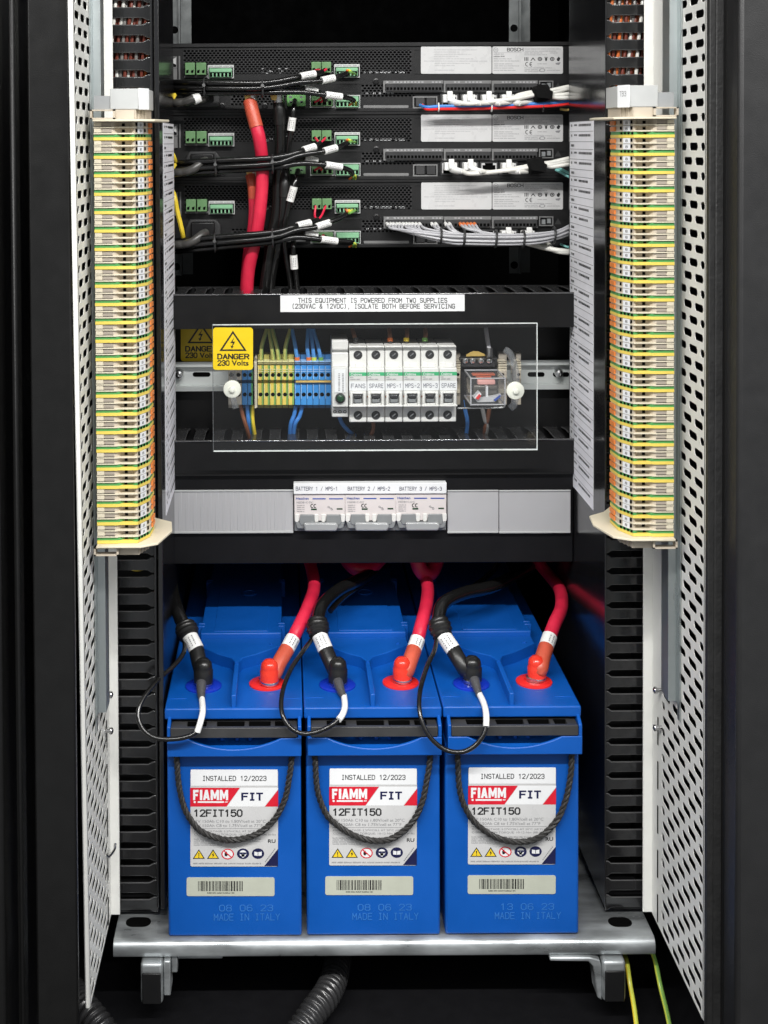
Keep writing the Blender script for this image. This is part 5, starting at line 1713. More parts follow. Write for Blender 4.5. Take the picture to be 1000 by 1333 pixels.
spec = [(297, 306, 'term_grey', 'term_grey', 'term_grey', 'first grey clamp terminal at the left end, behind the round white knob'),
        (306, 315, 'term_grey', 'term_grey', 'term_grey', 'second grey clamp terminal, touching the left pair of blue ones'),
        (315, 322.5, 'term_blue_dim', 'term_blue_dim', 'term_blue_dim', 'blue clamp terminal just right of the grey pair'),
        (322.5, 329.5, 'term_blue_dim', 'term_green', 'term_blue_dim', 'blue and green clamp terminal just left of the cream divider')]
for s_ in spec:
    tag(term_block(*s_), s_[5], 'terminal', 'clamp terminals on the rail')
dv = MB().pprism([(331, 468), (333, 466), (334.5, 468), (335, 531), (331.5, 532)], DR - 0.034, DR).build('divider_plate', 'cream', None, bevel=0.0004)
tag(dv, 'thin cream divider plate left of the green-yellow terminals', 'divider')
ords = ('first', 'second', 'third', 'fourth', 'fifth', 'sixth')
for k in range(6):
    x = 335.5 + k * 7.95
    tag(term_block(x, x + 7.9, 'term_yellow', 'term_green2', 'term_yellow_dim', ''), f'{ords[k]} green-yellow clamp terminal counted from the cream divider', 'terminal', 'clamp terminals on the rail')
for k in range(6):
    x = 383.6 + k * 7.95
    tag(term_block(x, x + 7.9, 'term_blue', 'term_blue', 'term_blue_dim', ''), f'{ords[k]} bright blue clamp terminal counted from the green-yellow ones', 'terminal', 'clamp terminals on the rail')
jb = MB().pbox(385, 495.8, 431, 498.2, DR - .0335, DR - .0305).build('jumper_bar', 'gold', None, bevel=0.0004)
tag(jb, 'thin brass jumper bar across the bright blue terminals', 'jumper')

# status module
sm = thing('status_module', P(443, 543, DR - .04), 'narrow grey module with green indicator lamp beside the FANS breaker', 'module')
MB().pbox(432, 443, 453.5, 459, DR - .045, DR).build('upper_body', 'mcb_grey', sm, bevel=0.0012)
MB().pbox(432, 459.2, 453.5, 478, DR - .052, DR).build('shoulder', 'mcb_white', sm, bevel=0.001)
MB().pbox(432, 478.2, 453.5, 530, DR - .060, DR).build('front', 'mcb_grey', sm, bevel=0.001)
MB().pbox(432, 530.2, 453.5, 543, DR - .050, DR).build('lower_body', 'mcb_grey', sm, bevel=0.001)
MB().pbox(435.5, 481, 450, 511, DR - .0608, DR - .0598).build('paper_slip', 'paper', sm, smooth=False)
mb = MB()
for k, xx in enumerate((440.5, 445.5)):
    y = 486
    while y < 508:
        L = random.uniform(1.0, 2.2)
        mb.flat([(xx, y), (xx + 2.2, y), (xx + 2.2, y + L), (xx, y + L)], DR - .0610)
        y += L + random.uniform(.5, 1.1)
mb.build('slip_print', 'print_soft', sm, smooth=False)
c = P(443, 518, DR - .060)
MB().lathe([(0.0052, 0), (0.0052, -0.0022), (0.0042, -0.0026)], c, (0, 1, 0), 20).build('lamp_ring', 'toggle_dark', sm)
MB().lathe([(0.0040, -0.0024), (0.0034, -0.0044), (0.0015, -0.0054)], c, (0, 1, 0), 20).build('lamp_lens', 'lens_green', sm)
mb = MB()
for x in (436, 442.7, 449):
    mb.disc(x, 536, 2.4, 2.0, DR - .0503, 12, 0.55)
mb.build('screw_ring', 'toggle_dark', sm, smooth=False)

# six circuit breakers
X0, PW = 454.3, 23.55


def mcb():
    o = thing('circuit_breaker', P(X0 + 11, 550, 1.405), 'x', 'circuit breaker', 'white circuit breakers in the row')
    D1, D2 = DR - .048, DR - .059
    a, b = X0 + .35, X0 + PW - .35
    MB().pbox(a, 450.5, b, 480, D1, DR).build('upper_body', 'mcb_white', o, bevel=0.0011)
    xa_, xb_ = P(a, 450, D1).x, P(b, 450, D1).x
    MB().pbox(a, 479.5, b, 530, D2, DR).build('nose', 'mcb_white', o, bevel=0.0012)
    MB().pbox(a, 529.5, b, 549.8, D1, DR).build('lower_body', 'mcb_white', o, bevel=0.0011)
    MB().pbox(a + 8, 473.8, b - 4, 480, D1 - .0025, D1 + .001).build('clip', 'mcb_white', o, bevel=0.0006)
    MB().pbox(a + 1, 472.6, a + 8.2, 480, D1 - .0012, D1 + .001).build('clip', 'mcb_white', o, bevel=0.0004)
    for y in (462, 540.5):
        c = P(X0 + PW * .5, y, D1)
        MB().lathe([(0.0046, 0.0), (0.0046, -0.0005), (0.0038, -0.0006), (0.0036, -0.0002), (0.0003, -0.0002)], c, (0, 1, 0), 20).build('screw_well', 'toggle_dark', o)
        mb = MB()
        mb.pprism([(X0 + PW * .5 - 2.6, y + 1.6), (X0 + PW * .5 + 1.8, y - 2.2), (X0 + PW * .5 + 2.8, y - 1.2), (X0 + PW * .5 - 1.6, y + 2.4)], D1 - .0013, D1 + .001)
        mb.build('screw_slot', 'steel', o)
    MB().pbox(a + .2, 484.8, b - .2, 489.4, D2 - .0002, D2 + .0005).build('green_band', 'print_green', o, smooth=False)
    MB().pbox(a + .2, 489.5, b - .2, 496.5, D2 - .0002, D2 + .0005).build('grey_band', 'mcb_grey', o, smooth=False)
    MB().pbox(a, 496.6, b, 508.5, D2 - .0004, D2 + .0005).build('name_slip', 'paper', o, smooth=False)
    mb = MB()
    mb.mi = 0
    mb.ptext('Crabtree', a + 2, 485.6, a + 16.5, 488.9, D2 - .0004, 0.02)
    mb.mi = 1
    mb.scrib(a + 1.6, 490.6, a + 6, 1.4, D2 - .0004)
    mb.scrib(a + 1.6, 493.2, a + 14, 1.6, D2 - .0004)
    mb.build('band_print', ['paper', 'print_grey'], o, smooth=False)
    # toggle in its frame
    fr_ = MB()
    for q in ((a + 1.2, 511, a + 4.6, 529.5), (b - 4.6, 511, b - 1.2, 529.5), (a + 4.6, 510.6, b - 4.6, 513.2)):
        fr_.pbox(*q, D2 - .003, D2)
    fr_.build('toggle_frame', 'mcb_white', o, bevel=0.0008)
    MB().pprism(rrect(a + 5.6, 513.6, b - 5.6, 525.6, 1), D2 - .0006, D2 + .001).build('toggle_well', 'dark_hole', o)
    MB().pprism([(a + 6.4, 514.2), (b - 6.4, 514.2), (b - 6.4, 518.6), (a + 6.4, 518.6)], D2 - .0065, D2 - .0005).build('toggle', 'toggle_dark', o, bevel=0.0008)
    MB().pprism([(a + 6.4, 519), (b - 6.4, 519), (b - 6.4, 524.8), (a + 6.4, 524.8)], D2 - .0045, D2 - .0005).build('toggle_root', 'dc_grey', o, bevel=0.0008)
    MB().pprism([(a + 4.4, 525.9), (b - 5.2, 525.2), (b - 4.6, 529.0), (a + 5, 529.2)], D2 - .004, D2).build('toggle_step', 'mcb_white', o, bevel=0.0007)
    MB().pbox(a - .1, 527.6, b + .1, 530.0, D2 - .0042, D2).build('sill', 'mcb_white', o, bevel=0.0006)
    c = P(a + .8, 516.5, D2 - .0006)
    MB().lathe([(0.0009, 0), (0.0008, -0.0005)], c, (0, 1, 0), 10).build('pin', 'brown_wire', o)
    return o


first = mcb()
for k, t in enumerate(('FANS', 'SPARE', 'MPS-1', 'MPS-2', 'MPS-3', 'SPARE')):
    lab = f'white circuit breaker named {t}' if t != 'SPARE' else ('white breaker named SPARE between FANS and MPS-1', 'white breaker named SPARE at the right end beside the relay')[k > 2]
    o = first if k == 0 else copy_tree(first, (k * PW * K(DR - .055), 0, 0), None, None, ('lettering',))
    o['label'] = lab
    dx = k * PW * K(DR - .055)
    mb = MB()
    a = P(X0 + 3.2, 505.0, DR - .0596)
    e = P(X0 + PW - 2.4, 499.8, DR - .0596)
    mb.stext3(t, (a.x + dx, a.y, a.z), (e.x - a.x, 0, 0), (0, 0, e.z - a.z), 0.66, 5.9)
    mb.build('lettering', 'print_navy', o, smooth=False)

# relay in a clear case on its socket
rl = thing('relay', P(634, 530, 1.40), 'clear cased relay with orange coil on a black screw socket', 'relay')
MB().pbox(599, 466, 648, 531, DR - .022, DR).build('socket', 'plug_black', rl, bevel=0.001)
MB().pbox(600, 469, 645, 478, DR - .030, DR - .022).build('screw_shelf', 'toggle_dark', rl, bevel=0.001)
for x in (605.5, 615, 626, 637):
    c = P(x, 469.5, DR - .030)
    MB().lathe([(0.0030, -.0002), (0.0030, -.0018), (0.0022, -.0024)], c, (0, 1, 0), 12).build('terminal_screw', 'steel', rl)
MB().pprism([(607, 462), (613, 458.5), (617, 457.2), (623, 457.6), (631, 461), (632, 463.5), (607, 464)], DR - .020, DR - .018).build('retainer_clip', 'gold', rl)
fx0, fy0, fx1, fy1 = 613, 492.5, 657.5, 526.5
DF = 1.372
mb = MB()
p, q = P(fx0, fy0, DF), P(fx1, fy1, DF)
mb.box((p.x, DF, q.z), (q.x, DF + .050, p.z))
mb.build('clear_case', 'clear_box', rl)
mb = MB()
e = .0011
for xx in (p.x, q.x):
    for zz in (p.z, q.z):
        mb.box((xx - e * .6, DF - e * .4, zz - e * .6), (xx + e * .6, DF + .050, zz + e * .6))
for zz in (p.z, q.z):
    mb.box((p.x, DF - e * .5, zz - e * .5), (q.x, DF + e * .5, zz + e * .5))
    mb.box((p.x, DF + .049, zz - e * .5), (q.x, DF + .050, zz + e * .5))
for xx in (p.x, q.x):
    mb.box((xx - e * .5, DF - e * .5, q.z), (xx + e * .5, DF + e * .5, p.z))
mb.build('case_edge', 'case_edge', rl)['kind'] = 'stuff'
for q4 in ((615, 487, 645, 489.4), (620, 490, 640, 492.2)):
    MB().pbox(*q4, 1.402, 1.412).build('coil', 'coil_orange', rl, bevel=0.0015)
MB().pbox(622, 495, 645, 501, DF + .014, DF + .022).build('coil', 'coil_pink', rl, bevel=0.001)
MB().pbox(617, 502, 648, 516, DF + .016, DF + .022).build('contact_plate', 'contact_metal', rl, bevel=0.0008)
MB().pbox(633, 503, 635.5, 519, DF + .008, DF + .016).build('blade', 'paper', rl)
MB().pprism([(617, 518), (624, 510), (627, 513), (622, 521)], DF + .004, DF + .014).build('test_flag', 'paper', rl)
MB().pprism([(619.5, 518.5), (624.5, 513), (626.5, 515.5), (622.5, 520.5)], DF + .002, DF + .0038).build('test_flag', 'red_pad', rl)
MB().pprism([(618, 519.5), (646, 515), (652, 513), (652, 517), (644, 523), (622, 523.5)], DF + .006, DF + .012).build('carrier', 'sticker', rl)
MB().pprism([(643, 521), (651, 514.5), (652.5, 515.5), (645, 522.5)], DF + .003, DF + .0055).build('mark', 'print_blue', rl)
# end terminals and clamps at the right, wire clip bar below
for k, (x0, x1, lab) in enumerate(((593, 599.5, 'beige end terminal squeezed between last breaker and relay'), (649, 660, 'beige end terminal touching the right side of the relay'), (672, 678.5, 'beige end stop just right of the right clear post'))):
    o = thing('end_terminal', P((x0 + x1) / 2, 530, DR - .03), lab, 'terminal')
    for i in range(4):
        MB().pbox(x0, 471 + i * 3.1, x1, 472.9 + i * 3.1, DR - .030 - (i == 3) * .002, DR - .012).build('fin', 'cream', o)
    MB().pbox(x0, 482.5, x1, 493, DR - .033, DR).build('body', 'beige', o, bevel=0.0006)
    MB().pbox(x0, 493, x1, 527, DR - .024, DR).build('lower_body', 'beige', o, bevel=0.0006)
    MB().pbox(x0, 460, x1, 471, DR - .012, DR).build('back', 'term_grey', o, bevel=0.0006)
    MB().pbox(x0, 507, x1, 512, DR - .028, DR - .023).build('step', 'cream', o, bevel=0.0005)
    mb = MB().disc((x0 + x1) / 2, 487.5, 2.1, 2.0, DR - .0333, 12)
    mb.build('wire_entry', 'dark_hole', o, smooth=False)
bar = MB().tube(catmull([P(596, 531.5, DR - .045), P(630, 531, DR - .045), P(652, 530.6, DR - .045), P(656.5, 529, DR - .045), P(657, 525, DR - .04)], 6), 0.0010, 8).build('retaining_wire', 'steel')
tag(bar, 'bright steel retaining wire under the clear relay', 'wire clip')

# clear cover sheet on two posts with the warning sign on it
DS = 1.368
cv = thing('clear_cover', P(488, 586, DS), 'clear plastic cover sheet with white knobs over the breakers', 'cover')
sa, sb = P(277, 423.5, DS), P(699, 585, DS)
MB().box((sa.x, DS, sb.z), (sb.x, DS + 0.003, sa.z)).build('sheet', 'clear', cv)
th = 0.0007
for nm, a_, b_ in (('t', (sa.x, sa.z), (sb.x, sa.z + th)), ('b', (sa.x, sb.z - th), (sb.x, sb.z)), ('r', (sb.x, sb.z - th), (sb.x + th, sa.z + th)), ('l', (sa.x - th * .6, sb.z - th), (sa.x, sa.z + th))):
    MB().box((a_[0], DS - .0002, a_[1]), (b_[0], DS + 0.0032, b_[1])).build('polished_edge', 'edge_unlit' if nm == 'l' else 'edge_lit', cv)  # bright look of the cut edges is painted on; left edge painted darker
for x, y in ((302.5, 506), (670.5, 508)):
    c = P(x, y, DS)
    MB().lathe([(0.0088, -.0004), (0.0092, -.0016), (0.0088, -.0034), (0.0080, -.0038), (0.0030, -.0038), (0.0028, -.0066), (0.0022, -.0070)], c, (0, 1, 0), 28).build('knob', 'knob_white', cv)
    MB().lathe([(0.0022, .004), (0.0022, .07)], c, (0, 1, 0), 12).build('post', 'clear_box', cv)
# clear swan-neck brackets behind the knobs
for pts, lab in (([(303, 482), (304, 490), (305, 500), (304, 515), (305, 524), (307, 531)], 'clear plastic bracket hanging behind the left knob'), ([(657, 455), (663, 459), (668, 470), (671, 484), (671.5, 500), (671, 515), (669, 527), (664, 532)], 'clear curved bracket arching behind the right knob')):
    o = MB().tube(catmull([P(x, y, DS + .03) for x, y in pts], 6), 0.0036, 10).build('clear_bracket', 'clear_box2')
    tag(o, lab, 'bracket')


def sign_print(x0, y0, s, d, mb):
    """triangle, bolt and words, laid out from the sign's top left corner"""
    def T(x, y):
        return (x0 + x * s, y0 + y * s)
    mb.flat([T(26, 4.0), T(44, 30.3), T(8.5, 30.3)], d)
    mb.mi = 1
    mb.flat([T(26, 7.9), T(39.9, 28.3), T(12.5, 28.3)], d - 1e-4)
    mb.mi = 0
    mb.flat([T(28.2, 12), T(22.6, 20), T(26, 20.2), T(24.6, 24), T(22.8, 23.4), T(24.6, 27.5), T(27.2, 24.2), T(25.8, 24.2), T(28.8, 18.2), T(25.6, 18)], d - 2e-4)
    mb.stext('DANGER', *T(6.5, 34.6), *T(46.5, 40.6), d, 1.35)
    mb.stext('230', *T(6.5, 43), *T(21, 49), d, 1.35)
    mb.ptext('Volts', *T(24.5, 42.6), *T(46, 49.1), d, 0.03)
    return mb


sg = MB().pprism(rrect(277.3, 426.5, 329.5, 481.5, 4), DS - .0012, DS - .0002).build('warning_sign', 'sign_yellow', cv, smooth=False)
sign_print(277.3, 426.5, 1.0, DS - .0014, MB()).build('lettering', ['print_black', 'sign_yellow'], sg, smooth=False)
s2 = thing('warning_sign', P(258, 470, DR + .012), 'duller yellow DANGER sign stuck on the back plate behind the clear cover', 'sign')
d2 = 1.4655
MB().pprism(rrect(235.5, 414, 287, 470.5, 4), d2 - .0008, d2 + .0003).build('plate', 'sign_yellow', s2, smooth=False)
sign_print(235.5, 416.5, 1.0, d2 - .0011, MB()).build('lettering', ['print_black', 'sign_yellow'], s2, smooth=False)

# wires of the wiring field
def wire(pts, r, m, name, lab, group=None, per=6, n=8, cat='wire'):
    o = MB().tube(catmull([P(*p) for p in pts], per), r, n).build(name, m)
    return tag(o, lab, cat, group)


dw = DR - .020
for k, (a, b_, c_) in enumerate((((340, 468), (341, 450), (348.5, 424)), ((356, 468), (353.5, 450), (350, 424)), ((363, 468), (360.5, 452), (354, 424)), ((371, 468), (372, 450), (379, 424)))):
    striped('earth_wire', [P(*a, dw), P(*b_, dw), P(*c_, dw + .01), P(c_[0] + 2, 405, dw + .02)], 0.0021, ('lime_dull', 'green_dull'), ('leftmost earth wire rising from the green-yellow terminals', 'second earth wire, meeting the first at the top in a narrow arch', 'third earth wire, slanting up left to meet the arch', 'fourth earth wire, nearest to the blue wires')[k], 'wire', 'earth wires above the terminals')
for k, (a, b_, c_) in enumerate((((387, 468), (384, 448), (379.5, 424)), ((402, 468), (400, 450), (401.5, 424)), ((409, 468), (407, 450), (404, 424)), ((418, 468), (414, 450), (407, 424)))):
    wire([(*a, dw), (*b_, dw), (*c_, dw + .01), (c_[0], 405, dw + .02)], 0.0021, 'blue_dull', 'blue_wire', ('lone blue wire slanting up beside the fourth earth wire', 'left one of three blue wires rising together', 'middle one of three blue wires rising together', 'right one of three blue wires rising together, nearest the module')[k], 'blue wires above the terminals')
    m, nm = (('orange_wire', 'orange'), ('orange_wire', 'orange'), ('lime_wire', 'lime'), ('green_wire', 'green'))[k]
    tag(MB().tube([P(a[0], 465, dw - .001), P(a[0], 471, dw - .001)], 0.0027, 8).build('wire_ferrule', m), ('orange ferrule under the lone blue wire', 'orange ferrule under the left one of three blue wires', 'lime ferrule under the middle one of three blue wires', 'green ferrule under the right one of three blue wires')[k], 'ferrule')
low = [([(313.5, 527), (316, 540), (321, 556), (326, 575)], 'brown_wire', 'brown wire leaving the grey terminals downwards'),
       ([(322, 527), (322.5, 536), (324, 550), (328, 572)], 'blue_wire', 'blue wire running down between the brown and striped wires'),
       ([(385, 528), (383, 540), (378.5, 553), (377, 575)], 'blue_wire', 'left wire of the blue pair below the blue terminals'),
       ([(394, 528), (390, 542), (384, 553), (381.5, 575)], 'blue_wire', 'right wire of the blue pair below the blue terminals'),
       ([(442, 543), (446, 552), (453, 560), (462, 567)], 'blue_wire', 'short blue wire curling from beneath the status module'),
       ([(486, 549), (486, 558), (483, 566), (476, 574)], 'brown_wire', 'brown wire curling from beneath the SPARE breaker'),
       ([(603.5, 520), (606, 535), (608.5, 550), (606, 574)], 'blue_wire', 'blue wire dropping from beneath the relay'),
       ([(628, 531), (631, 545), (634, 556), (631, 574)], 'grey_dull', 'grey wire dropping from the middle of the relay'),
       ([(637, 532), (635, 545), (632, 556), (630, 572)], 'brown_wire', 'dark brown wire half behind the grey relay wire')]
for pts, m, lab in low:
    wire([(x, y, dw + (0.0 if i < 3 else .012)) for i, (x, y) in enumerate(pts)], 0.0022, m, m.split('_')[0] + '_wire', lab)
striped('earth_wire', [P(329, 527, dw), P(328.5, 540, dw), P(330, 556, dw), P(333, 574, dw + .01)], 0.0023, ('yellow_wire', 'green_wire'), 'yellow-green wire dropping from beneath the cream divider')
for x0, x1, m, fm, lab in ((458, 463, 'brown_dull', 'plug_black', 'brown wire entering the FANS breaker from above'), (506.5, 508, 'brown_dull', 'orange_wire', 'brown wire with orange ferrule above the MPS-1 breaker'), (530, 529, 'brown_dull', 'yellow_wire', 'brown wire with yellow ferrule above the MPS-2 breaker'), (554, 553, 'brown_dull', 'green_wire', 'brown wire with green ferrule above the MPS-3 breaker')):
    o = thing('breaker_wire', P(x0, 440, DR - .02), lab, 'wire', 'brown wires above the breakers')
    d_ = DR - .030
    MB().tube(catmull([P(x0 - .5, 405, DR + .004), P(x0, 424, DR - .012), P((x0 + x1) / 2 + .5, 436, d_ + .003), P(x1, 443, d_)], 5), 0.0022, 8).build('sheath', m, o)
    MB().tube([P(x1, 440, d_), P(x1, 444.5, d_ - .001)], 0.0030, 10).build('ferrule', fm, o)
    MB().tube([P(x1, 444.5, d_ - .001), P(x1, 452, d_ - .001)], 0.0022, 8).build('tip', 'plug_black', o)
wire([(632, 405, DR), (632.6, 426, DR - .012), (635, 444, DR - .02), (637.5, 456, DR - .026)], 0.0023, 'grey_wire', 'grey_wire', 'grey wire coming down into the relay socket')
wire([(637.5, 454, DR - .026), (637.8, 460, DR - .028), (637, 468, DR - .031)], 0.0034, 'plug_black', 'wire_boot', 'black boot on the grey relay wire', cat='boot')

# ------------------------------------------------------------------ cables in front of the power units
def black_cable(pts, r, lab, markers=(), group=None, cores=(), name='control_cable'):
    o = thing(name, P(*pts[0]), lab, 'cable', group)
    path = catmull([P(*p) for p in pts], 8)
    MB().tube(path, r, 10).build('sheath', 'cable_black', o)
    for (a, b_) in markers:
        sleeve('marker_sleeve', P(*a), P(*b_), r * 1.38, o)
    for cpts, m in cores:
        MB().tube(catmull([P(*p) for p in cpts], 5), 0.0012, 6).build('core', m, o)
    return o


which = ('top', 'middle', 'lowest')
for i in range(3):
    y0 = UY[i]
    if i == 0:
        L1 = [(196, 107.5, 1.50), (225, 107, 1.452), (266, 107.5, 1.43), (342, 108, 1.422)]
        off = (0, 7.5, 14)
    elif i == 1:
        L1 = [(196, 213, 1.50), (225, 212, 1.452), (281, 209, 1.43), (355, 205.5, 1.422)]
        off = (0, 8.5, 14.5)
    else:
        L1 = [(196, 315, 1.50), (225, 313.5, 1.452), (280, 309, 1.43), (355, 302.5, 1.422)]
        off = (0, 7.5, 14)
    def sh(dy, dd=0.0, mul=1.0):
        return [(x, y + dy * (mul if k < 3 else .9), d + dd) for k, (x, y, d) in enumerate(L1)]
    ym = y0 + 35
    ex = [(380, ym + 7, 1.425), (392, ym + 4.6, 1.43), (410, ym + 1.2, 1.438), (420, ym - 1.5, 1.446), (426, ym - 5, 1.452)]
    if i == 2:
        ex = [(378, ym + 24.5, 1.425), (388, ym + 22, 1.43), (404, ym + 18, 1.438), (414, ym + 14, 1.446), (418, ym + 8, 1.452)]
    elif i == 1:
        ex = [(384, ym + 16, 1.425), (396, ym + 12, 1.43), (410, ym + 7.5, 1.438), (417, ym + 3, 1.446), (419, ym - 2, 1.452)]
    yy = ex[-1][1]
    black_cable(sh(0) + ex[:4], 0.0030, f'upper black control cable of the {which[i]} power unit, with white marker', [((ex[1][0] - 1, ex[1][1] + .2, ex[1][2]), (ex[2][0], ex[2][1], ex[2][2]))], 'black control cables',
                [([(ex[3][0], ex[3][1], ex[3][2]), (ex[3][0] - 4, yy + 1, 1.452), (411, y0 + 31, 1.458)], 'red_cable'), ([(ex[3][0], ex[3][1], ex[3][2]), (ex[3][0] + 5, yy, 1.452), (424, y0 + 31, 1.458)], 'red_cable')])
    ex2 = [(390, ym + 12.5, 1.424), (417, ym + 10.5, 1.43), (437, ym + 5.5, 1.437), (448, ym + 2, 1.444), (453, ym, 1.45)]
    if i == 2:
        ex2 = [(385, ym + 28, 1.424), (410, ym + 24, 1.43), (433, ym + 16, 1.437), (446, ym + 10, 1.444), (452, ym + 6, 1.45)]
    elif i == 1:
        ex2 = [(390, ym + 19, 1.424), (420, ym + 14, 1.43), (440, ym + 8, 1.437), (449, ym + 4, 1.444), (453, ym + 2, 1.45)]
    mk2 = (ex2[1][0] + 2, ex2[1][1] - .6, ex2[1][2]), ((ex2[1][0] + ex2[2][0]) / 2 + 8, (ex2[1][1] + ex2[2][1]) / 2 - (1.6 if i == 0 else 2.2), ex2[2][2])
    e_ = ex2[-1]
    black_cable(sh(off[1]) + ex2, 0.0029, f'second black control cable of the {which[i]} power unit, ending in coloured cores', [mk2], 'black control cables',
                [([e_, (456, e_[1] - 3, 1.448), (459, y0 + 36, 1.456)], 'lime_wire'), ([e_, (457, e_[1] - 1, 1.446), (463, y0 + 36.5, 1.456)], 'green_wire'), ([e_, (452, e_[1] - 4, 1.446), (450, y0 + 36, 1.456)], 'orange_wire'), ([e_, (454, e_[1] - 4, 1.447), (455, y0 + 36, 1.456)], 'yellow_wire')])
    yb_ = y0 + 66
    ex3 = [(390, yb_ - 6, 1.424), (418, yb_ - 3, 1.428), (440, yb_ - .5, 1.434), (455, yb_ + 2, 1.441), (461, yb_ + 5, 1.447)]
    if i == 2:
        ex3 = [(385, 309, 1.424), (412, 311, 1.428), (434, 313.5, 1.434), (452, 314.5, 1.441), (458, 315.5, 1.447)]
    elif i == 1:
        ex3 = [(390, 213, 1.424), (418, 214, 1.428), (440, 217, 1.434), (455, 221.5, 1.441), (459, 227, 1.447)]
    e_ = ex3[-1]
    black_cable(sh(off[2], .004) + ex3, 0.0028, f'lowest black control cable of the {which[i]} power unit, curving down at its end', [((ex3[1][0] + 6, ex3[1][1] + .4, ex3[1][2] + .001), (ex3[2][0] + 5, ex3[2][1] + .6, ex3[2][2] + .001))], 'black control cables',
                [([e_, (459, e_[1] + 3, 1.448), (455, e_[1] + 6, 1.455)], 'orange_wire'), ([e_, (463, e_[1] + 2, 1.448), (463, e_[1] + 6, 1.455)], 'lime_wire'), ([e_, (460, e_[1] + 3, 1.447), (460, e_[1] + 6, 1.455)], 'green_wire')])
    ex4 = [(385, ex3[0][1] - 6, 1.432), (397, ex3[1][1] - 8, 1.436), (413, ex3[1][1] - 4, 1.441), (421, ex3[1][1] + 2, 1.448), (424, yb_ + 5, 1.453)]
    black_cable(sh(off[1] * .5, .010) + ex4, 0.0027, f'hindmost black control cable of the {which[i]} power unit, bending down behind the others', [((397, ex3[1][1] - 8, 1.434), (413, ex3[1][1] - 4.4, 1.439))], 'black control cables',
                [([(421, ex3[1][1] + 2, 1.448), (415, yb_ + 4, 1.452), (410, yb_ + 7, 1.456)], 'red_cable'), ([(421, ex3[1][1] + 2, 1.448), (421, yb_ + 3, 1.452), (418, yb_ + 7, 1.456)], 'red_cable')])
    for kx, (tx, ix) in enumerate(((L1[2][0], 2), (L1[3][0], 3))):
        c0 = P(tx, L1[ix][1] + off[1] * .95, L1[ix][2] + .002)
        pth = []
        for q in range(17):
            an = 2 * pi * q / 16
            pth.append(c0 + Vector((0.0004 * sin(an * 2), 0.0070 * cos(an), 0.0094 * sin(an))))
        o = MB().tube(pth, 0.0010, 6, caps=False)
        o.lathe([(0.0018, 0), (0.0018, 0.003)], c0 + Vector((0, -0.0082, 0.002)), (0, -1, 0.2), 8)
        o = o.build('cable_tie', 'plug_black')
        tag(o, f'{("left", "right")[kx]} of the two black ties round the {which[i]} power unit cables'.replace('left of', 'first, left-hand one of').replace('right of', 'second, right-hand one of'), 'cable tie', 'ties on the black control cables')
    # mains lead at the left, curling to the inlet
    yp = y0 + (73 if i == 0 else (75.5 if i == 1 else 81))
    o = thing('mains_lead', P(225, yp, 1.45), f'grey-black mains lead curling out left of the {which[i]} power unit', 'cable', 'mains leads of the power units')
    dx = 0
    MB().tube(catmull([P(200, yp + 1, 1.50), P(224, yp + 1, 1.446), P(240, yp, 1.437), P(252, yp - 4, 1.434), P(262, yp - 12 + (i == 0) * 8, 1.438), P(268, yp - 15 + (i == 0) * 9, 1.446)], 7), 0.0046, 12).build('sheath', 'lead_grey', o)
    if i == 0:
        a, b_ = P(252, yp - 3, 1.434), P(260, yp - 6, 1.4365)
        MB().tube([a, a.lerp(b_, .5), b_], 0.0056, 14).build('ring_marker', 'sleeve_white', o)
    if i < 2:
        MB().pprism([(222, yp - 9), (228, yp - 12), (230, yp - 9), (227, yp - 4), (222, yp - 3)], 1.434, 1.440).build('yellow_flag', 'yellow_wire', o)
wire([(218, 196, 1.46), (224, 200, 1.44), (227, 206, 1.44), (229, 214, 1.45)], 0.0024, 'yellow_wire', 'yellow_wire', 'short yellow wire just above the middle black cable bundle at its left end')
wire([(217, 240, 1.47), (226, 252, 1.44), (231, 275, 1.437), (237, 300, 1.438), (239, 312, 1.446)], 0.0026, 'yellow_wire', 'yellow_wire', 'long yellow wire hanging along the left upright above the lowest cables')

# thick red and black feeds running down from the units
def feed(name, lug, boot, shank, m, mb_, r, lab, group):
    o = thing(name, P(*lug), lab, 'cable', group)
    c = P(*lug)
    mb = MB()
    mb.tube([P(lug[0], lug[1] - 3, lug[2]), P(lug[0] + .5, lug[1] + 9, lug[2])], 0.0058, 12)
    mb.build('lug', 'steel', o)
    MB().lathe([(0.0050, 0), (0.0050, -.005), (0.0034, -.0055)], P(lug[0] - 4, lug[1] + 1, lug[2]), (0, 1, 0), 6).build('bolt', 'gold', o)
    MB().tube(catmull([P(*p) for p in boot], 6), r * 1.06, 16).build('boot', mb_, o)
    MB().tube(catmull([P(*p) for p in shank], 8), r, 16).build('sheath', m, o)


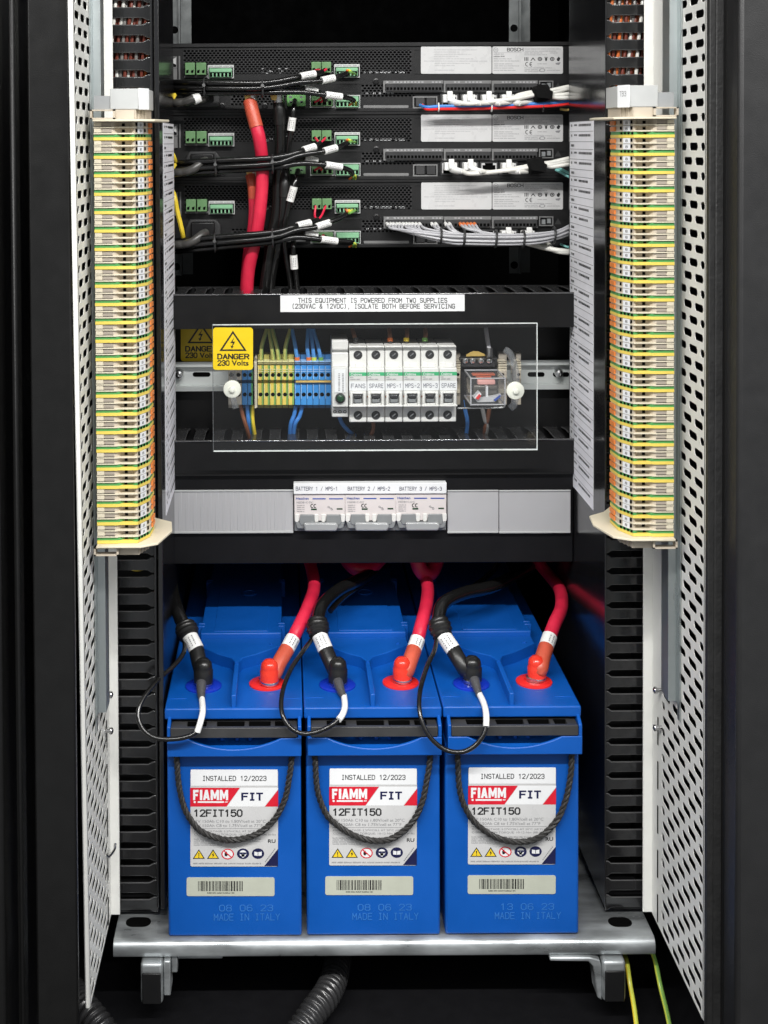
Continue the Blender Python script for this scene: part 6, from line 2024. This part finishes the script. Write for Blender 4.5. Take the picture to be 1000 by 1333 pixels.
feed('feed_cable', (328, 125.5, 1.4375), [(325.5, 131, 1.438), (328, 143, 1.434), (334, 166, 1.430)], [(333, 162, 1.431), (338, 182, 1.430), (341.5, 212, 1.436), (341, 245, 1.436), (337, 285, 1.436), (331, 318, 1.44), (324, 350, 1.445), (321, 385, 1.45)], 'red_cable', 'orange_boot', 0.0069, 'thick bright red feed cable with orange boot hanging from the top power unit', 'red feed cables')
feed('feed_cable', (330, 222, 1.458), [(326, 228, 1.455), (328.5, 240, 1.452), (330, 258, 1.453)], [(329.5, 255, 1.453), (330, 275, 1.454), (328, 300, 1.456), (322, 335, 1.46), (318, 385, 1.465)], 'red_cable', 'orange_boot', 0.0052, 'thinner red feed cable half hidden behind the bright one', 'red feed cables')
feed('feed_cable', (362, 124.5, 1.4425), [(363, 131, 1.446), (364, 146, 1.444), (364.5, 162, 1.445)], [(364.5, 158, 1.445), (365, 190, 1.447), (362, 230, 1.45), (360, 275, 1.45), (352, 320, 1.452), (343, 385, 1.46)], 'cable_black', 'shrink_black', 0.0060, 'thick black feed cable hanging from the top power unit beside the red', 'black feed cables')
feed('feed_cable', (368, 220, 1.458), [(370, 224, 1.452), (370.5, 240, 1.447), (370, 256, 1.447)], [(370, 252, 1.447), (368, 280, 1.449), (362, 320, 1.455), (354, 352, 1.46), (350, 385, 1.465)], 'cable_black', 'shrink_black', 0.0060, 'second thick black feed cable, hanging from the middle power unit', 'black feed cables')
black_cable([(384, 131, 1.455), (382.5, 140, 1.444), (381, 155, 1.442), (378.5, 172, 1.443), (376, 190, 1.446), (374, 215, 1.45), (371, 250, 1.46)], 0.0030, 'slim black lead with white marker dropping from the bright green plug', [((381.2, 153, 1.4418), (378.7, 170, 1.4428))], 'slim black leads')
black_cable([(388, 222, 1.455), (386, 232, 1.444), (380, 250, 1.440), (374, 275, 1.443), (370, 300, 1.446), (372, 330, 1.45), (377, 360, 1.455), (380, 385, 1.46)], 0.0030, 'slim black lead with white marker dropping from the middle unit plug', [((383, 243, 1.4398), (377.6, 262, 1.4410))], 'slim black leads')
black_cable([(382, 312, 1.455), (382, 322, 1.446), (383, 340, 1.446), (385, 355, 1.448), (388, 385, 1.455)], 0.0030, 'slim black lead with white marker below the lowest power unit', [((382.2, 332, 1.4455), (383.4, 350, 1.447))], 'slim black leads')

# network leads with plugs at the right
def plug_rj(x, y, o, m='sleeve_white'):
    MB().pbox(x - 8, y - 4.5, x + 8, y + 6, DU - .016, DU - .0005).build('plug', m, o, bevel=0.0010)
    MB().pprism([(x - 2.6, y - 9), (x + 4.6, y - 9), (x + 5, y + 4), (x - 2.4, y + 4)], DU - .0195, DU - .0165).build('plug_latch', m, o, bevel=0.0008)
    MB().tube(catmull([P(x + 2, y + 4, DU - .012), P(x + 8, y + 6, DU - .022), P(x + 16, y + 7, DU - .030)], 4), 0.0040, 10, rf=lambda s: 1.1 - .4 * s).build('strain_relief', m, o)


for i, leads in ((0, ((585, 127.5, 0), (611, 127.5, 1), (636, 127.5, 2), (662, 127.5, 3))), (1, ((587, 216, 0), (612, 216, 1), (662, 216.5, 2)))):
    ordn = ('first', 'second', 'third', 'fourth')
    for (x, y, k) in leads:
        o = thing('network_lead', P(x, y, DU - .02), f'white network lead on the {ordn[k]} plugged socket from left of the {which[i]} power unit', 'cable', 'white network leads')
        plug_rj(x, y, o)
        if i == 0:
            pts = [(x + 14, y + 7, DU - .030), (x + 34, 134.5 - k * 1.3, 1.443 + k * .003), (674, 128 - k * 1.8, 1.443 + k * .003), (703, 122 - k * 1.4, 1.443 + k * .003), (722, (120, 117, 124, 126.5)[k], 1.440), (745, (114, 112.5, 122, 127)[k], 1.44), (775, (113, 112, 120, 126)[k], 1.48)]
        else:
            pts = [(x + 14, y + 7, DU - .030), (x + 30, 226 - k * 2, 1.443 + k * .003), (676, 220 - k * 1.5, 1.443 + k * .003), (698, 216 - k * 2, 1.443 + k * .003), (718, (214, 211.5, 217)[k], 1.440), (745, (208, 205.5, 213)[k], 1.44), (775, (203, 201, 209)[k], 1.48)]
        pts = [p for j, p in enumerate(pts) if j == 0 or p[0] > pts[j - 1][0] + 3]
        MB().tube(catmull([P(*p) for p in pts], 7), 0.0024, 10).build('sheath', 'white_wire', o)
    xx, y = ((705, 121.5), (697.5, 216))[i]
    c0 = P(xx, y, 1.445)
    vb = MB()
    prof = [(0.0072, -0.0088), (0.0086, -0.0075), (0.0090, -0.002), (0.0092, 0.003), (0.0085, 0.0078), (0.0070, 0.0085)]
    vb.lathe(prof, c0, (1, 0, 0.18), 18)
    vb.add([c0 + Vector(q) for q in ((-.009, -.0088, .0045), (-.004, -.0105, .0095), (.0105, -.0098, .0015), (.0095, -.0092, -.0065), (-.006, -.0098, -.0045))], [(0, 1, 2, 3, 4)])
    tag(vb.build('velcro_wrap', 'cloth_black'), ('black fabric wrap round the white leads of the top power unit', 'black fabric wrap round the white leads of the middle power unit')[i], 'cable wrap')
for dy, m, nm in ((0, 'blue_wire', 'blue'), (3.4, 'red_pad', 'red')):
    wire([(547 + dy, 137, 1.462), (556, 139.5 + dy * .8, 1.448), (575, 138.5 + dy, 1.449), (620, 138 + dy, 1.448), (680, 136 + dy, 1.447), (722, 134 + dy, 1.445), (748, 130.5 + dy, 1.444), (775, 128 + dy, 1.48)], 0.0018, m, nm + '_wire', f'{nm} wire of the red and blue pair under the top white leads')
for xx in (571, 640, 707):
    c0 = P(xx, 139.7, 1.448)
    pth = [c0 + Vector((0, 0.0034 * cos(2 * pi * q / 12), 0.0044 * sin(2 * pi * q / 12))) for q in range(13)]
    tag(MB().tube(pth, 0.0008, 6, caps=False).build('cable_tie', 'sleeve_white' if xx != 707 else 'plug_black'), f'small tie on the red and blue pair, {("near its plug", "below the middle of the white leads", "under the black fabric wrap")[(571, 640, 707).index(xx)]}', 'cable tie')
wire([(727, 219, 1.462), (736, 223, 1.45), (746, 228, 1.45), (765, 238, 1.48)], 0.0015, 'teal_wire', 'teal_wire', 'upper of two turquoise wires right of the middle fabric wrap')
wire([(724, 221, 1.462), (735, 227, 1.45), (746, 233, 1.45), (765, 244, 1.48)], 0.0015, 'teal_wire', 'teal_wire', 'lower of two turquoise wires right of the middle fabric wrap')
wire([(730, 318, 1.455), (737, 321, 1.445), (746, 322, 1.45), (760, 320, 1.47)], 0.0013, 'teal_wire', 'teal_wire', 'turquoise wire end beneath the grey sheaf')
wire([(728, 325, 1.455), (736, 327, 1.445), (746, 324, 1.45), (760, 322, 1.47)], 0.0013, 'gold', 'brown_wire', 'ochre wire end beneath the grey sheaf')
wire([(730, 142, 1.46), (737, 143, 1.45), (746, 142, 1.45), (760, 140, 1.48)], 0.0014, 'gold', 'brown_wire', 'ochre wire end at the right, under the red and blue pair')

# sheaf of grey wires along the lowest unit
xs_ = [504, 508.5, 512, 516.5, 520.5, 525, 529, 533, 537, 541.5, 546, 562, 567, 580, 585, 599, 603.5, 608.5, 613, 617.5]
for k, x in enumerate(xs_):
    lane = (k % 5) * 3.0 + random.uniform(-.5, .5)
    dd = 1.432 + (k // 5) * 0.0035 - (k % 2) * .002
    yb_ = 304.5 + lane
    o = thing('signal_wire', P(x, 293, DU - .01), f'thin grey signal wire from the lowest unit grey connector, in the tied sheaf', 'wire', 'grey signal wires of the sheaf')
    o['label'] = (f'grey signal wire with {"white" if k < 15 else "orange"} end, ' + ('first', 'second', 'third', 'fourth', 'fifth', 'sixth', 'seventh', 'eighth', 'ninth', 'tenth', 'eleventh')[k if k < 11 else (k - 11 if k < 13 else (k - 13 if k < 15 else k - 15))] + ' from the left in ' + ('the long first cluster' if k < 11 else ('the second cluster, a pair' if k < 13 else ('the third cluster, a pair' if k < 15 else 'the orange cluster'))))
    x1 = x + 22
    pts = [P(x, 291.5, DU - .004), P(x + 2.5, 294, DU - .020), P(x + 10, 298 + lane * .35, DU - .030), P(max(x1 + 18, 572 + lane), yb_ - 1.0, dd), P(max(x1 + 40, 612), yb_ + .6, dd), P(665, yb_ + 1.2, dd), P(700, yb_ - .6, dd), P(726, 300.5 + lane * .8, dd + .004), P(745, 292 + lane * .95, dd + .012), P(772, 282 + lane * .95, 1.48)]
    MB().tube(catmull(pts, 6), 0.00145, 7).build('sheath', 'grey_wire', o)
    MB().tube([P(x - .3, 290.5, DU - .003), P(x + .8, 292.3, DU - .014), P(x + 1.6, 293.2, DU - .0175)], 0.0019, 8).build('ferrule', 'sleeve_white' if k < 15 else 'orange_wire', o)
for k, (x, y, hgt) in enumerate(((573.5, 307, .0075), (603.5, 309, .0085), (645, 311, .0085), (681, 311.5, .0085), (721, 306.5, .0080))):
    c0 = P(x, y, 1.437)
    pth = [c0 + Vector((0.0006 * sin(2 * pi * q / 16), 0.0098 * cos(2 * pi * q / 16), (hgt + .0005) * sin(2 * pi * q / 16))) for q in range(17)]
    tag(MB().tube(pth, 0.0013, 6, caps=False).build('cable_tie', 'plug_black'), f'black tie round the grey sheaf, {("first", "second", "third", "fourth", "last")[k]} from the left', 'cable tie', 'ties on the grey sheaf')
for k, (x, y) in enumerate(((661.5, 305), (688.5, 305))):
    o = thing('network_lead', P(x, y, DU - .02), ('white network plug left of its neighbour behind the grey sheaf', 'white network plug right of its neighbour behind the grey sheaf')[k], 'cable', 'white network leads')
    plug_rj(x, y, o)
    MB().tube(catmull([P(x + 12, y + 7, DU - .02), P(x + 26, 317 + k * 2, DU - .006), P(716 + k * 6, 324 + k * 2, 1.44), P(745, 327.5 + k * 1.4, 1.44), P(775, 325, 1.47)], 7), 0.0028, 10).build('sheath', 'white_wire', o)
